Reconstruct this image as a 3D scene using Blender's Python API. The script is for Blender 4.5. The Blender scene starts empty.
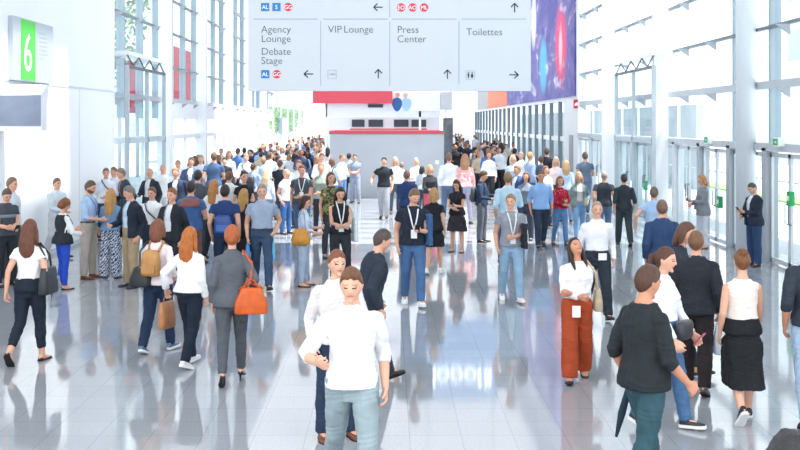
import bpy, bmesh, math, random
import numpy as np
from mathutils import Matrix, Vector

rng = random.Random(7)
SC = bpy.context.scene
COL = SC.collection
R = math.radians

# ------------------------------------------------------------------ camera frame (hall runs along +Y, camera 2.8 m above the floor)
F_PX, CX, HY, CAM_H = 1090.0, 388.0, 123.0, 2.8
def ground(x, y):                       # where a photo point lying on the floor is in the hall
    d = F_PX * CAM_H / (y - HY)
    return (x - CX) * d / F_PX, d
def at(x, y, d):                        # a photo point at depth d
    return (x - CX) * d / F_PX, d, CAM_H - (y - HY) * d / F_PX

# ------------------------------------------------------------------ materials
def lin(h):
    h = h.lstrip('#')
    c = [int(h[i:i + 2], 16) / 255 for i in (0, 2, 4)]
    return tuple(v / 12.92 if v <= 0.04045 else ((v + 0.055) / 1.055) ** 2.4 for v in c) + (1.0,)

MATS = {}
def mat(name, color, rough=0.7, metal=0.0, noise=0.0, nscale=8.0, bump=0.0, bscale=60.0, spec=0.4, coat=0.0, emit=None, estr=1.0, stretch=None):
    if name in MATS:
        return MATS[name]
    m = bpy.data.materials.new(name)
    m.use_nodes = True
    nt = m.node_tree
    b = nt.nodes['Principled BSDF']
    c = lin(color) if isinstance(color, str) else color
    b.inputs['Base Color'].default_value = c
    b.inputs['Roughness'].default_value = rough
    b.inputs['Metallic'].default_value = metal
    b.inputs['Specular IOR Level'].default_value = spec
    b.inputs['Coat Weight'].default_value = coat
    if emit:
        b.inputs['Emission Color'].default_value = lin(emit)
        b.inputs['Emission Strength'].default_value = estr
    if noise or bump:
        tc = nt.nodes.new('ShaderNodeTexCoord')
        src = tc.outputs['Object']
        if stretch:
            mp = nt.nodes.new('ShaderNodeMapping')
            mp.inputs['Scale'].default_value = stretch
            nt.links.new(src, mp.inputs['Vector'])
            src = mp.outputs['Vector']
    if noise:
        n = nt.nodes.new('ShaderNodeTexNoise')
        n.inputs['Scale'].default_value = nscale
        n.inputs['Detail'].default_value = 4
        nt.links.new(src, n.inputs['Vector'])
        r = nt.nodes.new('ShaderNodeValToRGB')
        r.color_ramp.elements[0].position, r.color_ramp.elements[1].position = 0.3, 0.7
        r.color_ramp.elements[0].color = tuple(v * (1 - noise) for v in c[:3]) + (1,)
        r.color_ramp.elements[1].color = tuple(min(1, v * (1 + noise)) for v in c[:3]) + (1,)
        nt.links.new(n.outputs['Fac'], r.inputs['Fac'])
        nt.links.new(r.outputs['Color'], b.inputs['Base Color'])
    if bump:
        n2 = nt.nodes.new('ShaderNodeTexNoise')
        n2.inputs['Scale'].default_value = bscale
        n2.inputs['Detail'].default_value = 3
        nt.links.new(src, n2.inputs['Vector'])
        bp = nt.nodes.new('ShaderNodeBump')
        bp.inputs['Strength'].default_value = bump
        bp.inputs['Distance'].default_value = 0.01
        nt.links.new(n2.outputs['Fac'], bp.inputs['Height'])
        nt.links.new(bp.outputs['Normal'], b.inputs['Normal'])
    MATS[name] = m
    return m

def fabric(col):                        # cloth: soft weave, slight mottling
    return mat('fabric_' + col.lstrip('#'), col, rough=0.85, noise=0.12, nscale=6, bump=0.35, bscale=45, spec=0.25)
def hairm(col):
    return mat('hair_' + col.lstrip('#'), col, rough=0.5, noise=0.35, nscale=22, bump=0.7, bscale=70, spec=0.4, stretch=(3, 3, 0.35))
def skinm(col):
    return mat('skin_' + col.lstrip('#'), col, rough=0.55, noise=0.06, nscale=14, spec=0.4)
def leather(col):
    return mat('leather_' + col.lstrip('#'), col, rough=0.4, noise=0.15, nscale=12, bump=0.25, bscale=90, spec=0.5)

def pattern(kind):                      # printed cloths
    name = 'print_' + kind
    if name in MATS:
        return MATS[name]
    m = mat(name, '#888888', rough=0.85, spec=0.25)
    nt = m.node_tree
    b = nt.nodes['Principled BSDF']
    tc = nt.nodes.new('ShaderNodeTexCoord')
    r = nt.nodes.new('ShaderNodeValToRGB')
    r.color_ramp.interpolation = 'CONSTANT'
    def ramp(stops):
        e = r.color_ramp.elements
        while len(e) < len(stops):
            e.new(0.5)
        for k, (p, c) in enumerate(stops):
            e[k].position = p
            e[k].color = lin(c)
    if kind in ('zigzag', 'stripe', 'vstripe'):
        t = nt.nodes.new('ShaderNodeTexWave')
        t.bands_direction = {'zigzag': 'DIAGONAL', 'stripe': 'Z', 'vstripe': 'X'}[kind]
        t.inputs['Scale'].default_value = {'zigzag': 9, 'stripe': 9, 'vstripe': 14}[kind]
        t.inputs['Distortion'].default_value = {'zigzag': 6, 'stripe': 0.2, 'vstripe': .2}[kind]
        t.inputs['Detail Scale'].default_value = 3
        ramp({'zigzag': [(0, '#27406b'), (.5, '#d5dce6')], 'stripe': [(0, '#39424e'), (.6, '#7b858f')], 'vstripe': [(0, '#c9b6d6'), (.55, '#f3dfe4')]}[kind])
    else:
        t = nt.nodes.new('ShaderNodeTexNoise' if kind != 'floral' else 'ShaderNodeTexVoronoi')
        t.inputs['Scale'].default_value = {'camo': 9, 'floral': 22, 'coral': 10}[kind]
        ramp({'camo': [(0, '#3e4436'), (.45, '#8a8458'), (.55, '#5c5b3c'), (.65, '#b7ad80')],
              'floral': [(0, '#f0e6e6'), (.16, '#b92a3c'), (.6, '#7d1c33')],
              'coral': [(0, '#f2b5b4'), (.5, '#ee8e92'), (.56, '#f6e3e2')]}[kind])
    nt.links.new(tc.outputs['Object'], t.inputs['Vector'])
    out = t.outputs['Distance'] if kind == 'floral' else (t.outputs['Color'] if 'stripe' in kind or kind == 'zigzag' else t.outputs['Fac'])
    nt.links.new(out, r.inputs['Fac'])
    nt.links.new(r.outputs['Color'], b.inputs['Base Color'])
    return m

def cloth(c):
    return fabric(c) if c.startswith('#') else pattern(c)

# ------------------------------------------------------------------ mesh building
class MB:
    def __init__(s):
        s.v, s.f = [], []
    def add(s, V, F):
        o = len(s.v)
        s.v += [tuple(p) for p in V]
        s.f += [tuple(i + o for i in f) for f in F]
        return s
    def box(s, x0, x1, y0, y1, z0, z1):
        return s.add([(x, y, z) for x in (x0, x1) for y in (y0, y1) for z in (z0, z1)],
                     [(0, 1, 3, 2), (4, 6, 7, 5), (0, 4, 5, 1), (2, 3, 7, 6), (0, 2, 6, 4), (1, 5, 7, 3)])
    def rings(s, rings, cap=True):
        n = len(rings[0])
        V = [p for r in rings for p in r]
        Fa = []
        for i in range(len(rings) - 1):
            for k in range(n):
                k2 = (k + 1) % n
                Fa.append((i * n + k, i * n + k2, (i + 1) * n + k2, (i + 1) * n + k))
        if cap:
            Fa.append(tuple(range(n - 1, -1, -1)))
            Fa.append(tuple((len(rings) - 1) * n + k for k in range(n)))
        return s.add(V, Fa)
    def tube(s, pts, rad, n=10, cap=(True, True), ref=(0, 1, 0)):
        P = [np.array(p, float) for p in pts]
        m = len(P)
        rad = [r if isinstance(r, tuple) else (r, r) for r in (rad if isinstance(rad, list) else [rad] * m)]
        T = []
        for i in range(m):
            t = P[min(i + 1, m - 1)] - P[max(i - 1, 0)]
            T.append(t / (np.linalg.norm(t) + 1e-9))
        if cap[0]:
            r = rad[0]; q = min(r)
            P = [P[0] - T[0] * q, P[0] - T[0] * q * .7] + P; T = [T[0], T[0]] + T
            rad = [(r[0] * .2, r[1] * .2), (r[0] * .72, r[1] * .72)] + rad
        if cap[1]:
            r = rad[-1]; q = min(r)
            P = P + [P[-1] + T[-1] * q * .7, P[-1] + T[-1] * q]; T = T + [T[-1], T[-1]]
            rad = rad + [(r[0] * .72, r[1] * .72), (r[0] * .2, r[1] * .2)]
        rf = np.array(ref, float)
        rings = []
        for p, t, (a, b) in zip(P, T, rad):
            sd = np.cross(t, rf)
            if np.linalg.norm(sd) < .05:
                sd = np.cross(t, np.array((1., .13, .2)))
            sd /= np.linalg.norm(sd)
            u = np.cross(sd, t)
            rings.append([p + a * math.cos(2 * math.pi * k / n) * sd + b * math.sin(2 * math.pi * k / n) * u for k in range(n)])
        return s.rings(rings)
    def ball(s, c, r, n=14, m=9, fn=None):
        r = r if isinstance(r, tuple) else (r, r, r)
        rings = []
        for i in range(m):
            ph = math.pi * (i + .35) / (m - .3) - math.pi / 2 if m > 2 else 0
            ph = -math.pi / 2 + math.pi * (i + 0.3) / (m - 0.4)
            ring = []
            for k in range(n):
                th = 2 * math.pi * k / n
                d = (math.cos(ph) * math.cos(th), math.cos(ph) * math.sin(th), math.sin(ph))
                w = fn(d) if fn else (1, 1, 1)
                ring.append((c[0] + r[0] * d[0] * w[0], c[1] + r[1] * d[1] * w[1], c[2] + r[2] * d[2] * w[2]))
            rings.append(ring)
        return s.rings(rings)
    def map(s, fn):
        s.v = [tuple(fn(np.array(p))) for p in s.v]
        return s
    def join(s, o):
        return s.add(o.v, o.f)
    def mesh(s, name, smooth=False, mats=()):
        me = bpy.data.meshes.new(name)
        me.from_pydata([tuple(map(float, p)) for p in s.v], [], s.f)
        bm = bmesh.new(); bm.from_mesh(me)
        bmesh.ops.recalc_face_normals(bm, faces=bm.faces)
        bm.to_mesh(me); bm.free()
        if smooth:
            me.polygons.foreach_set('use_smooth', [True] * len(me.polygons))
        for q in mats:
            me.materials.append(q)
        me.update()
        return me

def link(name, me, parent=None, m=None, mw=None):
    o = bpy.data.objects.new(name, me)
    COL.objects.link(o)
    if parent:
        o.parent = parent
    if mw is not None:
        o.matrix_world = mw
    if m is not None and me is not None:
        if not me.materials:
            me.materials.append(m)
        else:
            o.material_slots[0].link = 'OBJECT'
            o.material_slots[0].material = m
    return o
def obj(name, mb, m, parent=None, smooth=False, loc=None):
    me = mb.mesh(name, smooth, [m])
    o = bpy.data.objects.new(name, me)
    COL.objects.link(o)
    if parent:
        o.parent = parent
    if loc:
        o.location = loc
    return o
def empty(name, loc=(0, 0, 0), rz=0, parent=None):
    o = bpy.data.objects.new(name, None)
    o.empty_display_size = .2
    COL.objects.link(o)
    o.location = loc
    o.rotation_euler = (0, 0, rz)
    if parent:
        o.parent = parent
    return o
def tag(o, label, cat, group=None, kind=None):
    o['label'] = label
    o['category'] = cat
    if group:
        o['group'] = group
    if kind:
        o['kind'] = kind
    return o
def struct(o):
    o['kind'] = 'structure'
    return o

def remesh(mb, voxel, smooth=1, wrinkle=0.0, seed=0.0):     # fuse overlapping shapes into one continuous surface
    me = bpy.data.meshes.new('tmp')
    me.from_pydata([tuple(map(float, p)) for p in mb.v], [], mb.f)
    bm = bmesh.new(); bm.from_mesh(me)
    bmesh.ops.recalc_face_normals(bm, faces=bm.faces)
    bm.to_mesh(me); bm.free()
    o = bpy.data.objects.new('tmp', me)
    COL.objects.link(o)
    md = o.modifiers.new('r', 'REMESH'); md.mode = 'VOXEL'; md.voxel_size = voxel
    if smooth:
        ms = o.modifiers.new('s', 'SMOOTH'); ms.factor = .5; ms.iterations = smooth
    dg = bpy.context.evaluated_depsgraph_get()
    out = bpy.data.meshes.new_from_object(o.evaluated_get(dg), depsgraph=dg)
    bpy.data.objects.remove(o)
    bpy.data.meshes.remove(me)
    if wrinkle:
        n = len(out.vertices)
        co = np.empty(n * 3); out.vertices.foreach_get('co', co); co = co.reshape(-1, 3)
        nm = np.empty(n * 3); out.vertices.foreach_get('normal', nm); nm = nm.reshape(-1, 3)
        x, y, z = co.T
        s = seed
        w = (np.sin(31 * z + 17 * x + 9 * np.sin(13 * y + s) + s) + np.sin(47 * z - 29 * x + 7 * np.sin(21 * z + 2 * s) + 11 * y) * .7
             + np.sin(23 * y + 19 * z + 3 * s + 8 * np.sin(16 * x)) * .6)
        co += nm * (w * wrinkle / 2)[:, None]
        out.vertices.foreach_set('co', co.ravel())
    out.polygons.foreach_set('use_smooth', [True] * len(out.polygons))
    out.update()
    return out
# ------------------------------------------------------------------ people: one continuous body, clothes and hair as children
PLACE = None
def sup(hw, hd, yc, z, n=20, e=2.4):
    ring = []
    for k in range(n):
        th = 2 * math.pi * k / n
        c, s_ = math.cos(th), math.sin(th)
        ring.append((hw * math.copysign(abs(c) ** (2 / e), c), yc + hd * math.copysign(abs(s_) ** (2 / e), s_), z))
    return ring
TORSO = {
 'm': [(.855, .09, .08, .01), (.90, .150, .110, .012), (.98, .158, .114, .008), (1.06, .146, .104, 0), (1.16, .146, .104, -.004), (1.26, .160, .113, -.004),
       (1.33, .166, .112, 0), (1.385, .150, .096, .005), (1.425, .116, .080, .01), (1.462, .078, .064, .012), (1.50, .060, .056, .012)],
 'f': [(.855, .10, .08, .012), (.90, .170, .115, .016), (.97, .168, .116, .01), (1.05, .140, .098, 0), (1.12, .128, .090, 0), (1.20, .138, .104, -.012),
       (1.27, .146, .116, -.020), (1.33, .140, .096, -.004), (1.375, .126, .082, .006), (1.415, .096, .068, .01), (1.45, .066, .056, .012), (1.49, .050, .048, .012)]}
ARMS = {  # wrist targets for the left arm (x > 0): target, elbow pole
 'hang': ((.238, -.03, .88), (.3, 1, 0)), 'hangf': ((.238, -.20, .91), (.3, 1, -.2)), 'hangb': ((.24, .17, .90), (.4, 1, 0)),
 'phone': ((.075, -.31, 1.14), (.6, .5, -1)), 'phonelow': ((.06, -.28, 1.04), (.7, .6, -.6)), 'pocket': ((.215, -.03, .97), (.6, 1, 0)),
 'cross': ((-.10, -.20, 1.10), (.7, .2, -.8)), 'strap': ((.13, -.17, 1.29), (.6, .2, -1)), 'hold': ((.17, -.30, 1.07), (.5, .6, -.8)),
 'belly': ((-.02, -.22, 1.06), (.7, .3, -.6)), 'out': ((.34, -.16, 1.02), (.6, .8, -.4)), 'face': ((.09, -.22, 1.40), (.6, 0, -1)),
 'reach': ((.16, -.42, 1.22), (.6, .4, -1)), 'wide': ((.36, .05, .96), (.6, 1, -.2)), 'bag': ((.24, -.05, 1.02), (.4, 1, -.1)), 'up': ((.2, -.3, 1.62), (.6, .2, -1))}
LEGS = {  # per leg: hip flex, knee bend, foot pitch, spread   (left, right)
 'stand': ((1, 2, 0, 4), (-1, 2, 0, 4)), 'wide': ((2, 3, 0, 8), (-2, 3, 0, 8)), 'shift': ((8, 12, 0, 5), (-2, 1, 0, 3)),
 'walkL': ((24, 6, -12, 1), (-14, 26, 34, 1)), 'walkR': ((-14, 26, 34, 1), (24, 6, -12, 1)),
 'stepL': ((15, 6, -4, 1), (-9, 16, 20, 1)), 'stepR': ((-9, 16, 20, 1), (15, 6, -4, 1)),
 'kickL': ((-8, 34, 46, 1), (10, 4, 0, 1)), 'kickR': ((10, 4, 0, 1), (-8, 34, 46, 1)),
 'crossed': ((4, 6, 0, -4), (-3, 2, 0, -1)), 'strideR': ((-24, 18, 40, 0), (26, 5, -8, 0)), 'strideL': ((26, 5, -8, 0), (-24, 18, 40, 0))}

def unit(v):
    v = np.array(v, float)
    return v / (np.linalg.norm(v) + 1e-9)
def rx(a):
    c, s_ = math.cos(a), math.sin(a)
    return np.array(((1, 0, 0), (0, c, -s_), (0, s_, c)))
def ry(a):
    c, s_ = math.cos(a), math.sin(a)
    return np.array(((c, 0, s_), (0, 1, 0), (-s_, 0, c)))
def rz_(a):
    c, s_ = math.cos(a), math.sin(a)
    return np.array(((c, -s_, 0), (s_, c, 0), (0, 0, 1)))

class Rig:
    """joint positions of a figure 1.75 m tall that faces -Y"""
    def __init__(s, g='m', legs='stand', arms=('hang', 'hang'), lean=0, roll=0, twist=0, head=(0, 0, 0), build=1.0, heel=0.0):
        s.g, s.build = g, build
        s.Rl = rz_(R(twist)) @ ry(R(roll)) @ rx(R(lean))
        s.lean, s.roll, s.twist = lean, roll, twist
        s.piv = np.array((0, 0, 1.0))
        s.legs = []
        hx = .092 if g == 'm' else .088
        lg = LEGS[legs] if isinstance(legs, str) else legs
        for sd, (fl, kb, fp, sp) in zip((1, -1), lg):
            hip = np.array((sd * hx, 0, .92))
            a = R(fl)
            kd = np.array((math.sin(R(sp)) * sd, -math.sin(a), -math.cos(a)))
            knee = hip + unit(kd) * .435
            b = R(fl - kb)
            ank = knee + unit((math.sin(R(sp * .5)) * sd, -math.sin(b), -math.cos(b))) * .405
            s.legs.append([hip, knee, ank, sd, R(fp) if not heel else R(fp + heel)])
        sw = .180 * (.6 + .4 * build) if g == 'm' else .158
        s.arms = []
        for sd, key in zip((1, -1), arms):
            tgt, pole = ARMS[key] if isinstance(key, str) else key
            sh = np.array((sd * sw, .008, 1.372 if g == 'm' else 1.360))
            tg = np.array((tgt[0] * sd * (1 if g == 'm' else .93), tgt[1], tgt[2] - (0 if g == 'm' else .01)))
            l1, l2 = (.29, .255) if g == 'm' else (.275, .24)
            v = tg - sh
            dist = min(np.linalg.norm(v), (l1 + l2) * .995)
            dr = unit(v)
            tg = sh + dr * dist
            ca = (l1 * l1 + dist * dist - l2 * l2) / (2 * l1 * dist)
            ca = max(-1, min(1, ca))
            pl = np.array((pole[0] * sd, pole[1], pole[2]), float)
            pl = unit(pl - dr * (pl @ dr))
            el = sh + dr * l1 * ca + pl * l1 * math.sqrt(1 - ca * ca)
            s.arms.append([s.U(sh), s.U(el), s.U(tg), sd, key])
        p, y, r_ = head
        s.neck0 = s.U(np.array((0, .012, 1.46)))
        s.Rh = s.Rl @ rz_(R(y)) @ ry(R(r_)) @ rx(R(p))
        nb = s.U(np.array((0, .012, 1.50)))
        s.hc = nb + s.Rl @ rz_(R(y)) @ ry(R(r_) * .7) @ rx(R(p) * .7) @ np.array((0, -.018, .128))
        # drop the figure so that its lowest sole touches z = 0
        lo = 9
        for L in s.legs:
            for q in s.foot_pts(L):
                lo = min(lo, q[2])
        s.lift = -lo
    def U(s, p):
        z = p[2]
        t = max(0., min(1., (z - .93) / .22)); t = t * t * (3 - 2 * t)
        if t <= 0:
            return p
        Rm = rz_(R(s.twist) * t) @ ry(R(s.roll) * t) @ rx(R(s.lean) * t)
        return s.piv + Rm @ (p - s.piv)
    def H(s, p):
        return s.hc + s.Rh @ np.array(p)
    def foot_frame(s, L):
        hip, knee, ank, sd, fp = L
        Rf = rz_(R(7 * sd)) @ rx(fp)
        return ank, Rf
    def foot_pts(s, L):
        a, Rf = s.foot_frame(L)
        return [a + Rf @ np.array(q) for q in ((0, .06, -.085), (0, -.15, -.085), (0, -.185, -.075))]
    def torso_rings(s, ease=0., z0=0, z1=9, n=20, hem=0., widen=0., hold=0.):
        T = TORSO[s.g]
        zs = [z for z, *_ in T if z0 < z < z1]
        zs = ([z0] if z0 > T[0][0] or hold else []) + zs + ([z1] if z1 < T[-1][0] else [])
        out = []
        for z in sorted(set(zs)):
            hw, hd, yc = (float(np.interp(max(z, hold), [t[0] for t in T], [t[i] for t in T])) for i in (1, 2, 3))
            b = s.build
            k = hem * max(0., min(1., (1.08 - z) / .15))
            flat = widen * max(0., min(1., (1.35 - z) / .1)) 
            if flat:
                hw, hd = hw + (.158 - min(.158, hw)) * flat, hd + (.112 - min(.112, hd)) * flat
            belly = max(0, b - 1) * .10 * math.exp(-((z - 1.08) / .13) ** 2)
            out.append([s.U(np.array(q)) for q in sup(hw * (.5 + .5 * b) + ease + k, hd * (.4 + .6 * b) + ease + k + belly * .5, yc - belly * .5, z, n)])
        return out
    def front(s, z, ease=.02):          # middle of the chest / belly at height z
        T = TORSO[s.g]
        hd, yc = (float(np.interp(z, [t[0] for t in T], [t[i] for t in T])) for i in (2, 3))
        return yc - hd * (.4 + .6 * s.build) - ease

def head_fn(d):
    x, y, z = d
    wx = wy = 1.0
    if z < 0:
        wx -= .26 * (-z) ** 1.4
        if y > 0:
            wy -= .38 * (-z) ** 1.1
        else:
            wy -= .10 * (-z) ** 2
    if y < 0:
        wx *= 1 - .10 * (-y) ** 2
    return wx, wy, 1.0
HR = (.077, .099, .120)

def finger_chain(mb, base, d, up, ln, r, curl):
    p = np.array(base); pts = [p]
    for k, fr in enumerate((.42, .33, .25)):
        a = R(curl) * (.35 + .75 * k)
        dd = unit(d * math.cos(a) + up * math.sin(a))
        p = p + dd * ln * fr
        pts.append(p)
    mb.tube(pts, [r, r, r * .95, r * .85], n=8)

def hand(mb, el, wr, sd, curl=32, fine=True, inward=None):
    d = unit(wr - el)
    inw = np.array((-sd, 0, 0)) if inward is None else inward
    up = unit(inw - d * (inw @ d))        # palm normal: fingers curl this way
    side = np.cross(d, up)                # along the knuckles
    fw = np.array((0, -1, 0.25)); fw = side if side @ fw > 0 else -side     # thumb side
    mb.tube([wr - d * .02, wr + d * .03, wr + d * .085], [(.026, .021), (.040, .016), (.041, .014)], n=12, ref=up)
    if not fine:
        mb.tube([wr + d * .07, wr + d * .12 + up * .01, wr + d * .155 + up * .035], [(.038, .014), (.036, .013), (.030, .011)], n=10, ref=up)
    else:
        for k, ln in enumerate((.072, .080, .075, .060)):
            o = (1.5 - k) * .0225
            finger_chain(mb, wr + d * .075 + fw * o, unit(d + fw * (1.5 - k) * .10), up, ln, .0092, curl + 5 * k)
    mb.tube([wr + d * .02 + fw * .03, wr + d * .055 + fw * .055 + up * .012, wr + d * .09 + fw * .058 + up * .03], [.014, .012, .010], n=8)
    return d, up, fw

def body_mesh(rig, voxel, skinny=1.0):
    mb = MB()
    g = rig.g
    fine = voxel < .013
    mb.rings(rig.torso_rings())
    for hip, knee, ank, sd, fp in rig.legs:
        k = 1.0 if g == 'm' else 1.0
        mid = (knee + ank) / 2
        calf = knee + (ank - knee) * .3 + np.array((0, .012, 0))
        mb.tube([hip + np.array((0, .005, .03)), hip * .6 + knee * .4, knee, calf, mid * .4 + ank * .6, ank], [.088, .080, .055, .056, .042, .036], n=14)
        L = [hip, knee, ank, sd, fp]
        a, Rf = rig.foot_frame(L)
        mb.tube([a + Rf @ np.array(q) for q in ((0, .035, -.045), (0, -.03, -.045), (0, -.11, -.06), (0, -.155, -.066))],
                [(.030, .034), (.036, .036), (.042, .022), (.034, .014)], n=12, ref=(0, 0, 1))
        mb.tube([ank, a + Rf @ np.array((0, 0, -.05))], [.036, .032], n=10)
    ua, fa, wr_ = (.054, .041, .026) if g == 'm' else (.044, .034, .023)
    for sh, el, wr, sd, key in rig.arms:
        mb.tube([rig.U(np.array((sd * .09, .01, 1.37))), sh], [.060, ua * 1.0], n=12)
        mb.tube([sh, sh * .5 + el * .5, el, el * .65 + wr * .35, wr], [ua * 1.02, ua * .95, fa, fa * .98, wr_], n=12)
        curl = 40 if key in ('hang', 'hangf', 'hangb', 'out', 'wide') else 62
        inw = None if isinstance(key, str) and key.startswith(('hang', 'out', 'wide', 'pocket', 'bag')) else np.array((-sd * .5, .5, .35))
        hand(mb, el, wr, sd, curl, fine, inw)
    mb.tube([rig.neck0, rig.H((0, .008, -.075))], [.060, .051] if g == 'm' else [.050, .044], n=14)
    hb = MB()
    hb.ball((0, 0, 0), HR, 24, 17, head_fn)
    hb.tube([(0, -.088, .022), (0, -.098, -.008), (0, -.102, -.022)], [.008, .011, .012], n=8)
    hb.ball((0, -.072, -.096), (.024, .015, .016), 10, 7)
    for sd in (-1, 1):
        hb.tube([(sd * .076, .012, .022), (sd * .081, .018, 0), (sd * .074, .008, -.03)], [(.016, .007), (.018, .008), (.012, .007)], n=8, ref=(1, 0, 0))
        hb.ball((sd * .03, -.083, .026), (.022, .010, .008), 8, 6)
    hb.map(rig.H)
    mb.join(hb)
    me = remesh(mb, voxel, 1)
    n = len(me.polygons)
    ce = np.empty(n * 3); me.polygons.foreach_get('center', ce); ce = ce.reshape(-1, 3)
    q = (ce - rig.hc) @ rig.Rh
    x, y, z = np.abs(q[:, 0]), q[:, 1], q[:, 2]
    near = (y < -.055) & (np.linalg.norm(q, axis=1) < .16)
    idx = np.zeros(n, int)
    idx[near & (np.abs(x - .031) < .0145) & (np.abs(z - .006) < .0055)] = 1
    idx[near & (x < .026) & (np.abs(z + .055) < .0075)] = 2
    idx[near & (np.abs(x - .033) < .020) & (np.abs(z - .030 + .25 * (x - .030)) < .0048)] = 3
    me.polygons.foreach_set('material_index', idx.astype(np.int32))
    for mm in ('#c89a80', '#2a221f', '#a8655c', '#3a2a20'):
        me.materials.append(skinm(mm))
    return me

def cap_ball(mb, off, front=.43, side=-.18, back=-.82, sc=1.0, n=28, m=19):
    def fn(d):
        x, y, z = d
        w = head_fn(d)
        t = (y + 1) / 2
        th = np.interp(y, [-1, -.55, -.15, .1, .45, 1], [front, front - .02, front - .35, side, (side + back) / 2, back])
        if y < -.2:
            th += .10 - .16 * abs(x) + .035 * math.sin(11 * x + 1) 
        k = max(0., min(1., (z - th) / .12 + .5))
        s_ = .84 + (off - .84) * k
        return w[0] * s_, w[1] * s_, w[2] * (1 + (off - 1) * k)
    mb.ball((0, .004, .004), HR, n, m, fn)

def hair_mesh(rig, style, voxel):
    mb = MB()
    if style == 'bald':
        cap_ball(mb, 1.025, front=.9, side=-.1, back=-.5)
        mb2 = MB()
        return None
    if style == 'short':
        cap_ball(mb, 1.13)
    elif style == 'buzz':
        cap_ball(mb, 1.05, back=-.7)
    elif style == 'quiff':
        cap_ball(mb, 1.10)
        mb.ball((0, -.045, .105), (.055, .05, .035), 12, 8)
    elif style in ('long', 'longer'):
        cap_ball(mb, 1.15, front=.50, side=-.55, back=-.8)
        e = -.33 if style == 'long' else -.43
        mb.tube([(0, .05, .05), (0, .075, -.06), (0, .098, -.16), (0, .10, e + .08), (0, .095, e)], [(.085, .055), (.094, .052), (.105, .048), (.10, .04), (.06, .022)], n=16)
        for sd in (-1, 1):
            mb.tube([(sd * .062, .0, .05), (sd * .086, .012, -.02), (sd * .092, .022, -.12), (sd * .088, .02, -.2), (sd * .08, .03, e + .05)], [.026, .026, .028, .026, .014], n=10)
    elif style == 'bob':
        cap_ball(mb, 1.15, front=.48, side=-.55, back=-.85)
        mb.tube([(0, .05, .05), (0, .065, -.05), (0, .075, -.13)], [(.09, .06), (.10, .06), (.085, .05)], n=16)
        for sd in (-1, 1):
            mb.tube([(sd * .06, .0, .05), (sd * .086, .008, -.02), (sd * .088, .012, -.10)], [.028, .03, .022], n=10)
    elif style == 'curly':
        cap_ball(mb, 1.27, front=.50, side=-.45, back=-.75)
        rr = random.Random(3)
        for k in range(46):
            th, z = rr.uniform(0, 2 * math.pi), rr.uniform(-.4, 1)
            y = math.sin(th) * math.sqrt(max(0, 1 - z * z))
            if y < -.5 and z < .6:
                continue
            x = math.cos(th) * math.sqrt(max(0, 1 - z * z))
            mb.ball((x * .092, y * .115 + .01, z * .135), rr.uniform(.02, .03), 8, 6)
    elif style == 'bun':
        cap_ball(mb, 1.10, front=.46, side=-.25, back=-.88)
        mb.ball((0, .085, .10), (.042, .042, .042), 12, 9)
    elif style == 'lowbun':
        cap_ball(mb, 1.19, front=.46, side=-.25, back=-.88)
        mb.ball((0, .118, -.03), (.045, .035, .042), 12, 9)
    elif style == 'pony':
        cap_ball(mb, 1.10, front=.46, side=-.25, back=-.88)
        mb.tube([(0, .10, .05), (0, .14, .02), (0, .145, -.08), (0, .12, -.2)], [.022, .03, .032, .012], n=10)
    elif style == 'beard':
        def fn(d):
            x, y, z = d
            w = head_fn(d)
            k = 1.0 if (z < -.30 + .25 * max(0, abs(x) - .5) and y < .25) else 0.
            if abs(x) < .3 and -.56 < z < -.44 and y < -.4:
                k = 0
            s_ = .86 + (1.075 - .86) * k
            return w[0] * s_, w[1] * s_, 1 + .05 * k
        mb.ball((0, 0, 0), HR, 30, 25, fn)
    mb.map(rig.H)
    return remesh(mb, voxel, 2 if style in ('long', 'longer', 'bob') else 1)

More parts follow.
